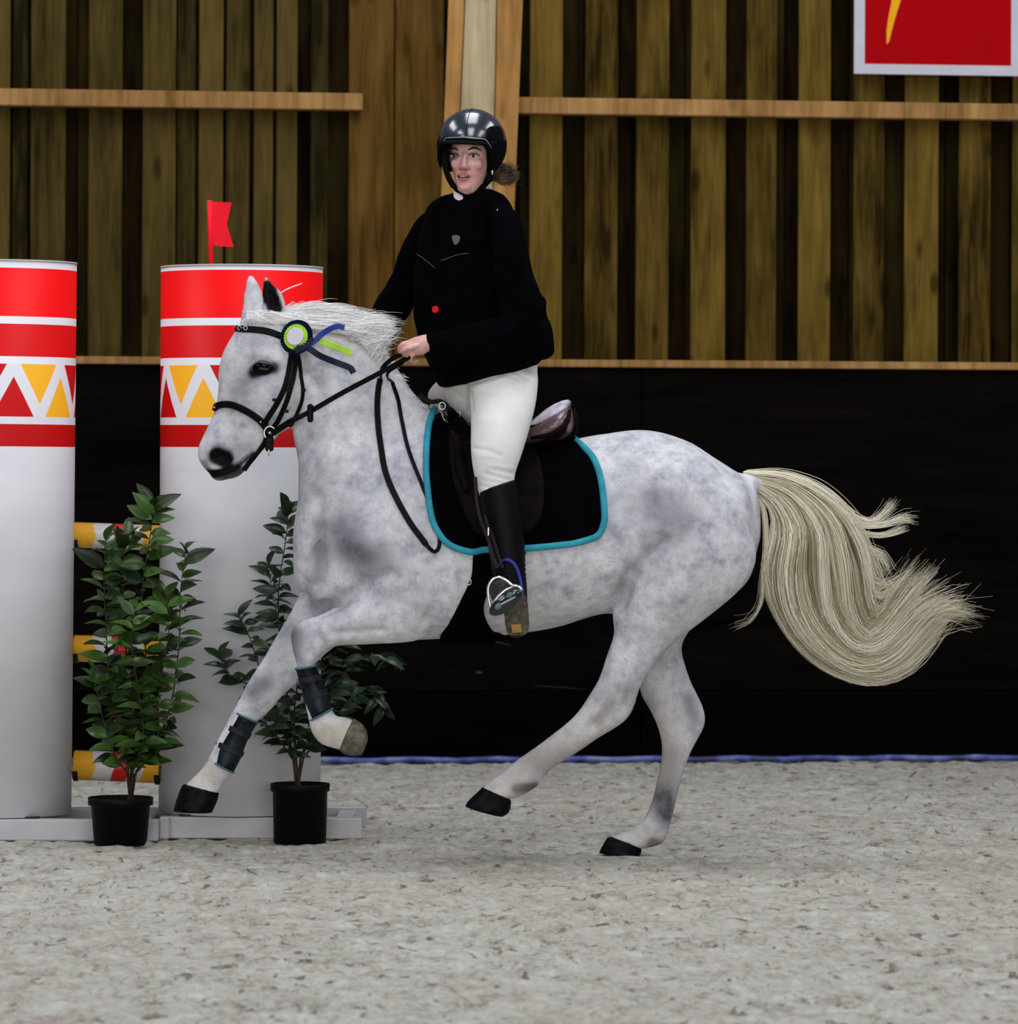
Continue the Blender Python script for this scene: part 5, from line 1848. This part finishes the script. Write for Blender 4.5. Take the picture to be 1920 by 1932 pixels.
# breeches sections
B_hip = [ps(845, 680, 1012, 660, .0, .13), ps(840, 712, 1014, 692, 0, .14), ps(838, 742, 1010, 735, 0, .135), ps(852, 770, 985, 778, 0, .12), ps(880, 800, 960, 805, 0, .08)]
B_legn = [ps(876, 690, 1013, 690, -.08, .09), ps(882, 730, 1015, 722, -.145, .098), ps(887, 768, 1010, 765, -.215, .098), ps(888, 808, 998, 812, -.28, .090), ps(888, 850, 984, 858, -.33, .080),
          ps(892, 885, 973, 890, -.358, .068), ps(899, 915, 970, 912, -.372, .060), ps(905, 940, 970, 935, -.38, .056), ps(911, 975, 976, 972, -.385, .050)]
B_legf = [ps(845, 700, 950, 700, .08, .09), ps(808, 738, 920, 768, .16, .09), ps(812, 770, 910, 800, .235, .088), ps(815, 830, 905, 840, .31, .08), ps(822, 880, 898, 890, .355, .066), ps(842, 940, 905, 935, .38, .056), ps(855, 975, 912, 972, .385, .050)]
parts += [loft(slim(B_hip, .80, .80), 24, 3), loft(slim(B_legn, .80), 20, 3), loft(slim(B_legf, .80), 20, 3)]
BO_n = [ps(903, 928, 972, 905, -.380, .063), ps(907, 955, 979, 935, -.385, .062), ps(912, 985, 985, 975, -.390, .059), ps(919, 1022, 989, 1018, -.395, .052), ps(925, 1058, 991, 1056, -.400, .046), ps(930, 1085, 992, 1082, -.405, .043), ps(942, 1112, 994, 1106, -.407, .042), ps(954, 1145, 995, 1136, -.407, .036)]
BO_nf = [ps(958, 1192, 992, 1190, -.413, .030), ps(953, 1168, 994, 1155, -.427, .038), ps(944, 1142, 988, 1120, -.450, .040), ps(934, 1122, 976, 1102, -.475, .037), ps(927, 1108, 962, 1094, -.497, .030), ps(927, 1100, 950, 1092, -.510, .022)]
dxf = 60


def far(s, dx=-70):
    s = s.copy(); s[1] = -s[1]; s[0] += dx / 560; return s


BO_f = [far(s) for s in BO_n]; BO_ff = [far(s) for s in BO_nf]
parts += [loft(slim(BO_n, .7), 18, 3), loft(slim(BO_nf, .8), 16, 3), loft(slim(BO_f, .8), 18, 3), loft(slim(BO_ff, .8), 16, 3)]
# hands
def finger(pts, r):
    q = [P(x, y, Y) for x, y, Y in pts]; sp = [Vector(v) for v in spline(q, 4)]
    m = len(sp)
    return join(tube(sp, [r * (1.05 - .25 * i / m) for i in range(m)], 10), ellipsoid(sp[-1], (r * .82,) * 3, None, 10, 6), ellipsoid(sp[0], (r * 1.05,) * 3, None, 10, 6))


palm = [ps(812, 630, 818, 664, -.25, .024), ps(800, 631, 808, 664, -.25, .024), ps(788, 634, 800, 669, -.25, .026), ps(776, 638, 790, 671, -.25, .027), ps(765, 644, 780, 671, -.248, .024)]
parts.append(loft(palm, 18, 4, (.5, .8)))
for i in range(4):
    parts.append(finger([(769 + 5 * i, 647 + 6.4 * i, -.255), (759 + 6 * i, 650 + 7 * i, -.262), (754 + 7 * i, 658 + 6.5 * i, -.255), (756 + 7.5 * i, 667 + 5 * i, -.238), (765 + 7.5 * i, 669 + 4 * i, -.225)], .0092 - .0006 * i))
parts.append(finger([(791, 652, -.268), (780, 654, -.278), (769, 657, -.281), (758, 663, -.276)], .0095))
palmf = [ps(715, 645, 735, 655, .13, .022), ps(712, 655, 732, 664, .13, .025), ps(707, 664, 728, 675, .13, .027), ps(704, 672, 724, 684, .13, .024)]
parts.append(loft(palmf, 16, 3, (.5, .8)))
for i in range(4):
    parts.append(finger([(706 + 5 * i, 672 + 3 * i, .14), (699 + 6 * i, 678 + 3 * i, .145), (700 + 6 * i, 688 + 2 * i, .135), (707 + 5 * i, 690 + i, .12)], .009))
parts.append(finger([(722, 660, .115), (714, 670, .105), (706, 680, .105)], .0095))

rme = remesh(join(*parts), .0034, 4, .55)
sculpt(rme, [
    ([(856, 294)], 7, -.006, 0, (-.3, -.04)), ([(893, 294)], 7, -.006, 0, (-.3, -.04)),
    ([(848, 285), (856, 282), (864, 284)], 4, .0022, 0, (-.3, -.04)), ([(884, 284), (895, 281), (905, 285)], 4, .0022, 0, (-.3, -.04)),
    ([(864, 332), (875, 334), (887, 333)], 2.2, -.004, 0, (-.3, -.04)), ([(866, 345), (882, 346)], 4, -.002, 0, (-.3, -.04)),
    ([(860, 320), (856, 332)], 3, -.0012, 0, (-.3, -.04)), ([(888, 320), (894, 332)], 3, -.0012, 0, (-.3, -.04)),
])
paint(rme, 'flush', [([(872, 316)], 9, .8), ([(852, 320)], 10, .55), ([(900, 322)], 14, .6), ([(874, 348)], 10, .45), ([(874, 334)], 12, .5), ([(755, 655), (760, 668), (785, 675)], 7, .55, 0, (-.4, -.15)), ([(800, 655)], 8, .3, 0, (-.4, -.15))])
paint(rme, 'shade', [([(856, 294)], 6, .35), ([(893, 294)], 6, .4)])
t = NT('skin', .42)
n = t.noise(60, 3)
c = t.ramp(n, [(.35, (.55, .31, .28, 1)), (.65, (.68, .42, .38, 1))])
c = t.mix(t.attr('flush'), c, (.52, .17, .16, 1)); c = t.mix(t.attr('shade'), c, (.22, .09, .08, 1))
t.base(c); t.set('Subsurface Weight', .12); t.b.inputs['Subsurface Radius'].default_value = (.012, .005, .003)
rbody = childmesh('body', rme, t.m, RID)
RB = bvh_of(rbody)

# face details, set on the skin
M_ew = simple('eye_white', (.55, .50, .50, 1), .2, .05); M_iris = NT('iris', .35); M_iris.base((.008, .006, .005, 1)); M_iris.set('Specular IOR Level', .2); M_iris = M_iris.m
M_brow = simple('brow_hair', (.035, .018, .014, 1), .8, .3, 200)
M_lip = simple('lip', (.42, .11, .11, 1), .4, .15, 90); M_mouth = simple('mouth_inside', (.03, .006, .006, 1), .6); M_teeth = simple('teeth', (.36, .28, .26, 1), .4, .03)
for (x, y) in ((856.5, 294.5), (893.5, 294.5)):
    l, n = hit(RB, x, y)
    ey = obj('eye', ellipsoid(l + Vector((0, .0035, 0)), (.0135, .008, .0058), None, 18, 12), M_ew, RID, True)
    obj('iris', ellipsoid(l + Vector((-.0008, -.0012, .0006)), (.0062, .0038, .0056), None, 14, 10), M_iris, ey, True)
for pts, r in (([(847, 291.5), (851, 289.5), (857, 289), (862, 291), (866, 294)], .0016), ([(884, 293), (888, 290), (894, 289), (900, 290.5), (904, 294)], .0017)):
    L, N = surf_path(RB, pts, .0015, 2, -.1, 1)
    obj('upper_lash', tube(L, r, 6), M_brow, RID, True)
for pts, r in (([(846, 285), (850, 281.5), (857, 280), (864, 283)], .0034), ([(883, 283), (890, 279.5), (898, 279.5), (907, 284)], .0036)):
    L, N = surf_path(RB, pts, .0008, 2, -.1, 1)
    obj('eyebrow', tube(L, [r * (.6 + .5 * math.sin(math.pi * (i + .6) / len(L))) for i in range(len(L))], 8), M_brow, RID, True)
for x in (867.5, 878.5):
    l, n = hit(RB, x, 319.5)
    obj('nostril', ellipsoid(l, (.0035, .002, .0018), None, 10, 6), M_mouth, RID, True)
mo = obj('mouth', patch(RB, [(863, 333), (868, 331), (875, 331), (881, 332), (886, 334.5), (881, 336), (874, 336.3), (867, 335.5)], .0002, .0012, 2.2, False, -.1), M_mouth, RID)
obj('teeth', patch(RB, [(868, 332.2), (874, 331.6), (881, 332.6), (880, 333.8), (874, 334), (869, 333.6)], .0012, .001, 2.2, False, -.1), M_teeth, mo)
for nm_, pts, r in (('upper_lip', [(861, 333), (867, 329.5), (872, 328), (875, 329), (879, 328.5), (884, 330.5), (889, 335)], .0022), ('lower_lip', [(864, 335), (868, 337.8), (875, 339), (882, 338), (887, 335.5)], .0022)):
    L, N = surf_path(RB, pts, .0006, 1.5, -.1, 1)
    obj(nm_, tube(L, [r * (.35 + .75 * math.sin(math.pi * (i + .5) / len(L))) for i in range(len(L))], 8), M_lip, RID, True)

# ---------------------------------------------------------------- clothes
M_jacket = simple('jacket_black', (.0012, .0012, .0020, 1), .95, .35, 14, .5, 60, 0, .02)
M_breech = NT('breeches_white', .8); n = M_breech.noise(5, 4)
M_breech.base(M_breech.ramp(n, [(.35, (.60, .60, .58, 1)), (.65, (.73, .73, .70, 1))])); M_breech.bump(M_breech.noise(300, 2), .15, .001); M_breech.set('Sheen Weight', .2); M_breech = M_breech.m
jme = remesh(join(loft(J_torso, 30, 4, (.2, .12)), loft(J_armf, 22, 4), loft(J_armn, 22, 4), loft(J_foren, 22, 4, (.5, .1)),
                  loft([sec(hl(0, -.012, -.112), (.056, 0, 0), (0, .064, 0)), sec(P(893, 372, 0), (.072, 0, 0), (0, .076, 0)), sec(P(893, 400, 0), (.12, 0, 0), (0, .08, 0))], 22, 3)), .0062, 5, .5)
co = vco(jme); no = vno(jme)
nz = np.array([noise.noise(Vector((c[0] * 9, c[1] * 9, c[2] * 14))) + .5 * noise.noise(Vector((c[0] * 22, c[1] * 22, c[2] * 30))) for c in co])
setco(jme, co + no * (nz * .0045)[:, None])
sculpt(jme, [([(790, 600), (840, 620), (800, 660)], 9, -.006, -1), ([(940, 500), (985, 540)], 9, -.007, -1), ([(935, 560), (1000, 590)], 9, -.007, -1), ([(950, 630), (900, 650)], 10, .006, -1),
             ([(1025, 565), (1018, 578)], 9, .012, 0), ([(1032, 650), (1036, 662)], 9, .010, 0), ([(1000, 480), (960, 440)], 10, -.005, -1), ([(830, 700), (900, 690), (1000, 668)], 7, -.006, -1),
             ([(862, 390), (864, 500), (858, 700)], 3.5, .003, -1), ([(760, 520), (790, 560)], 7, -.006, -1), ([(735, 560), (770, 580)], 6, -.006, -1)])
jacket = childmesh('jacket', jme, M_jacket, RID)
JB = bvh_of(jacket)
M_pip = simple('jacket_piping', (.11, .11, .12, 1), .5); M_red = simple('red_toggle', srgb(205, 10, 22), .5, .1); M_emb = simple('badge', (.13, .09, .10, 1), .6, .5, 200)
for pts in ([(785, 478), (795, 485), (808, 495), (820, 505)], [(832, 492), (848, 486), (865, 480), (884, 478)]):
    L, N = surf_path(JB, pts, .0012, 3, -.1, 2); obj('pocket_piping', tube(L, .0010, 6), M_pip, jacket, True)
em = obj('badge', patch(JB, [(853, 446), (860, 443.5), (867, 446), (867, 453), (864, 459), (859, 462), (855, 456)], .001, .002, 3, False, -.1), M_pip, jacket)
obj('badge_field', patch(JB, [(855.5, 448), (860, 446.5), (864.5, 448), (864.5, 453), (862, 457), (859, 459), (857, 455)], .003, .001, 2.5, False, -.1), M_emb, jacket)
obj('toggle', patch(JB, [(817, 580), (824, 577), (828, 580), (828, 588), (822, 591), (817, 588)], .002, .006, 4, False, -.1, False), M_red, jacket)
M_shirt = simple('shirt_collar', (.62, .52, .55, 1), .7, .05)
obj('shirt_collar', patch(bvh_of(jacket, rbody), [(857, 360), (863, 366), (872, 370), (873, 376), (866, 379), (859, 376), (856, 370)], .002, .003, 3, False, -.1), M_shirt, RID)
l, n = hit(JB, 938, 397, .002); obj('snap', ellipsoid(l, (.003, .003, .003), None, 8, 6), M_steel, jacket, True)

bme = remesh(join(loft(B_hip, 26, 4), loft(B_legn, 26, 4, (.3, .1)), loft(B_legf, 24, 4, (.3, .1))), .006, 4, .5)
sculpt(bme, [
    ([(884, 742), (886, 775)], 6, -.014, -1), ([(935, 700), (975, 712)], 5, -.004, -1), ([(950, 692), (1000, 715)], 4, -.004, -1), ([(895, 722), (940, 712)], 4, -.003, -1),
    ([(893, 845), (925, 850), (945, 860)], 3.4, -.005, -1), ([(900, 738), (950, 745), (990, 735)], 7, -.003, -1), ([(905, 790), (960, 800)], 9, .0025, -1), ([(896, 860), (930, 862)], 3, .002, -1), ([(930, 885), (968, 893)], 3.2, -.006, -1), ([(915, 893), (962, 905)], 3.2, -.006, -1),
    ([(908, 905), (955, 914)], 2.6, -.0035, -1), ([(905, 915), (945, 924)], 2.6, -.0035, -1), ([(922, 878), (965, 884)], 3, .0025, -1), ([(910, 922), (940, 932)], 2.6, .002, -1),
    ([(890, 760), (900, 830)], 14, -.003, -1), ([(845, 735), (870, 748)], 5, -.004, -1)])
breeches = childmesh('breeches', bme, M_breech, RID)

M_rb = leather('riding_boot', (.0016, .0016, .0026, 1), .5, .3, .3, .10)
for secs, sf in ((BO_n, BO_nf), (BO_f, BO_ff)):
    m_ = remesh(join(loft(secs, 26, 4, (.05, .6)), loft(sf, 24, 4, (.8, .9))), .0055, 4, .5)
    co = vco(m_); no = vno(m_); zb = P(950, 1075, -.36).z
    wz = np.exp(-((co[:, 2] - zb) / .035) ** 2)
    setco(m_, co + no * (np.sin(co[:, 2] * 420 + co[:, 0] * 60) * .0022 * wz)[:, None])
    bo = childmesh('riding_boot', m_, M_rb, RID)
    if sf is BO_nf:
        near_boot = bo
BB = bvh_of(near_boot)
M_sol = simple('boot_sole', (.085, .075, .06, 1), .85, .5, 50, .6, 120); M_tan = simple('heel_patch', (.36, .20, .06, 1), .7, .2, 60)
M_toe = simple('toe_tread', (.055, .055, .055, 1), .9, .6, 160, .6, 260)
obj('sole', patch(BB, [(955, 1140), (980, 1118), (991, 1135), (995, 1165), (993, 1192), (975, 1197), (961, 1194), (955, 1170)], .001, .007, 6, False, -.45), M_sol, near_boot)
obj('sole', patch(BB, [(927, 1128), (924, 1110), (930, 1097), (944, 1093), (960, 1100), (975, 1108), (955, 1122), (935, 1138)], .001, .007, 6, False, -.48), M_toe, near_boot)
obj('heel_patch', patch(BB, [(965, 1176), (981, 1175), (983, 1190), (968, 1192)], .007, .003, 4, False, -.42, False), M_tan, near_boot)

# ---------------------------------------------------------------- helmet
HEL = empty('helmet', hl(0, 0, .06), None, None)
HEL.name = 'helmet'; HEL.parent = RID; HEL.location = Vector(hl(0, 0, .06)) - WLOC['person']; WLOC[HEL.name] = Vector(hl(0, 0, .06))
M_shell = NT('helmet_gloss', .22); M_shell.base((.008, .012, .028, 1)); M_shell.set('Coat Weight', 1.0); M_shell.set('Coat Roughness', .16); M_shell.set('Specular IOR Level', .8); M_shell = M_shell.m
M_hmat = simple('helmet_matt', (.0015, .0015, .002, 1), .7, spec=.06)
M_trim = simple('helmet_trim', (.24, .30, .30, 1), .35, .1, 20, .05, 100, .6)


def hshell(rx, ryf, ryb, rz, cz, rim, nu=56, nv=22, th=.012):
    V, F = [], []
    for lay in (0, 1):
        sh = th * lay
        for j in range(nv + 1):
            for i in range(nu):
                a = 2 * math.pi * i / nu   # 0 front
                zr = rim(a)
                # polar angle to the rim
                tmax = math.acos(max(-1, min(1, (zr - cz) / rz)))
                th_ = tmax * j / nv
                ry = ryf if math.cos(a) > 0 else ryb
                x = (rx - sh) * math.sin(th_) * math.sin(a); y = (ry - sh) * math.sin(th_) * math.cos(a); z = cz + (rz - sh) * math.cos(th_)
                if j == nv: z = zr
                V.append(hl(x, y - .012, z))
    M = (nv + 1) * nu
    for j in range(nv):
        for i in range(nu):
            q = (j * nu + i, j * nu + (i + 1) % nu, (j + 1) * nu + (i + 1) % nu, (j + 1) * nu + i)
            F.append(q); F.append(tuple(b + M for b in reversed(q)))
    for i in range(nu):
        a, b = nv * nu + i, nv * nu + (i + 1) % nu
        F.append((a, b, b + M, a + M))
    return V, F


def rim(a):
    d = abs((a + math.pi) % (2 * math.pi) - math.pi)
    d = math.degrees(d)
    return float(np.interp(d, [0, 36, 46, 56, 72, 95, 130, 180], [.047, .045, .022, -.022, -.048, -.055, -.050, -.050]))


hs_ = obj('shell', hshell(.117, .128, .135, .121, .038, rim), M_shell, HEL, True)
hs_.data.materials.append(M_hmat)
for p in hs_.data.polygons:
    q_ = Vector(p.center) + WLOC[hs_.name] - HO
    if q_.dot(HU) < .055 and q_.dot(HF) > -.06: p.material_index = 1
# peak
V, F = [], []
na = 25
for k, (ext, dz) in enumerate(((0, 0.004), (.012, -.001), (.020, -.008), (.018, -.012), (.008, -.008), (-.004, -.006))):
    for i in range(na):
        a = math.radians(-62 + 124 * i / (na - 1)); fade = math.cos(a * .9) ** .6 if abs(a * .9) < 1.57 else 0
        sn = math.sqrt(max(0, 1 - ((rim(a) - .038) / .121) ** 2))
        x = (.117 * sn + ext * fade) * math.sin(a); y = (.128 * sn + ext * fade) * math.cos(a) - .012
        V.append(hl(x, y, rim(a) + dz))
for k in range(6):
    for i in range(na - 1):
        F.append((k * na + i, k * na + i + 1, ((k + 1) % 6) * na + i + 1, ((k + 1) % 6) * na + i))
F += [tuple(k * na for k in range(6)), tuple(k * na + na - 1 for k in range(5, -1, -1))]
obj('peak', (V, F), M_hmat, HEL, True)
tp = []
for i in range(30):
    a = math.radians(-43 + 90 * i / 29); zr = rim(a) + .012 - .004 * abs(math.sin(a))
    sn = math.sqrt(max(0, 1 - ((zr - .038) / .121) ** 2))
    tp.append(hl((.118 * sn) * math.sin(a), (.129 * sn) * math.cos(a) - .012, zr))
obj('trim', tube(tp, .0022, 6), M_trim, HEL, True)
# centre seam and side plate
sp_ = []
for i in range(20):
    b = math.radians(4 + 74 * i / 19)
    sp_.append(hl(.006 * math.sin(b), .1285 * math.sin(b) - .012, .038 + .1215 * math.cos(b)))
obj('seam', tube(sp_, .0012, 6), M_hmat, HEL, True)
obj('vent_plate', patch(bvh_of(bpy.data.objects['shell.003'] if 'shell.003' in bpy.data.objects and bpy.data.objects['shell.003'].parent == HEL else [o for o in HEL.children if o.name.startswith('shell')][0]),
    [(918, 244), (930, 238), (942, 240), (948, 252), (946, 266), (930, 266), (915, 263)], .0006, .0022, 4, False, -.1), M_hmat, HEL, True)
obj('front_badge', ellipsoid(hl(-.012, .1125, .070), (.012, .004, .005), None, 14, 8), M_trim, HEL, True)
# padding and harness
obj('padding', hshell(.104, .108, .12, .11, .034, lambda a: rim(a) - .006, 40, 14, .012), M_hmat, HEL, True)
SB2 = RB
for pts, w_ in (([(839, 284), (839, 308), (845, 332), (856, 352), (864, 361)], .020), ([(927, 290), (927, 315), (922, 336), (909, 354), (894, 366)], .024), ([(864, 360), (874, 366), (884, 367), (893, 364)], .010)):
    L, N = surf_path(RB, pts, .003, 3, -.08, 2)
    obj('chin_strap', strap(L, N, w_, .003), M_hmat, HEL)
ear = obj('strap_clip', box(0, 0, 0, 0, 0, 0) if False else ellipsoid(hl(.078, .012, -.052), (.004, .004, .012), None, 10, 8), M_steel, HEL, True)

# ponytail
t = NT('brown_hair', .55)
t.base(t.ramp(t.noise(30, 3), [(.35, (.035, .018, .008, 1)), (.6, (.16, .09, .04, 1)), (.75, (.28, .17, .08, 1))])); M_br = t.m
st = []
for _ in range(1500):
    p0 = np.array(hl(.03 + rng.randn() * .012, -.10 + rng.randn() * .01, -.05 + rng.randn() * .012))
    th = rng.uniform(0, 6.28); ph = rng.uniform(-1, 1)
    R_ = rng.uniform(.01, .045)
    c0 = np.array(P(958 + rng.randn() * 4, 327 + rng.randn() * 4, .05))
    d = np.array([math.cos(th) * R_, rng.randn() * .015, math.sin(th) * R_ * .9])
    d2 = np.array([math.cos(th + 1.3) * R_, rng.randn() * .015, math.sin(th + 1.3) * R_ * .9])
    tt = np.linspace(0, 1, 10)[:, None]
    m1, m2, m3 = c0 + d, c0 + d2, c0 + d2 * .6 + np.array([.0, 0, -.01])
    fz = rng.normal(size=(10, 3)) * .0022
    st.append(fz + (1 - tt) ** 3 * p0 + 3 * tt * (1 - tt) ** 2 * m1 + 3 * tt ** 2 * (1 - tt) * m2 + tt ** 3 * m3)
childmesh('hair', strands(st, .0007, .0002), M_br, RID)
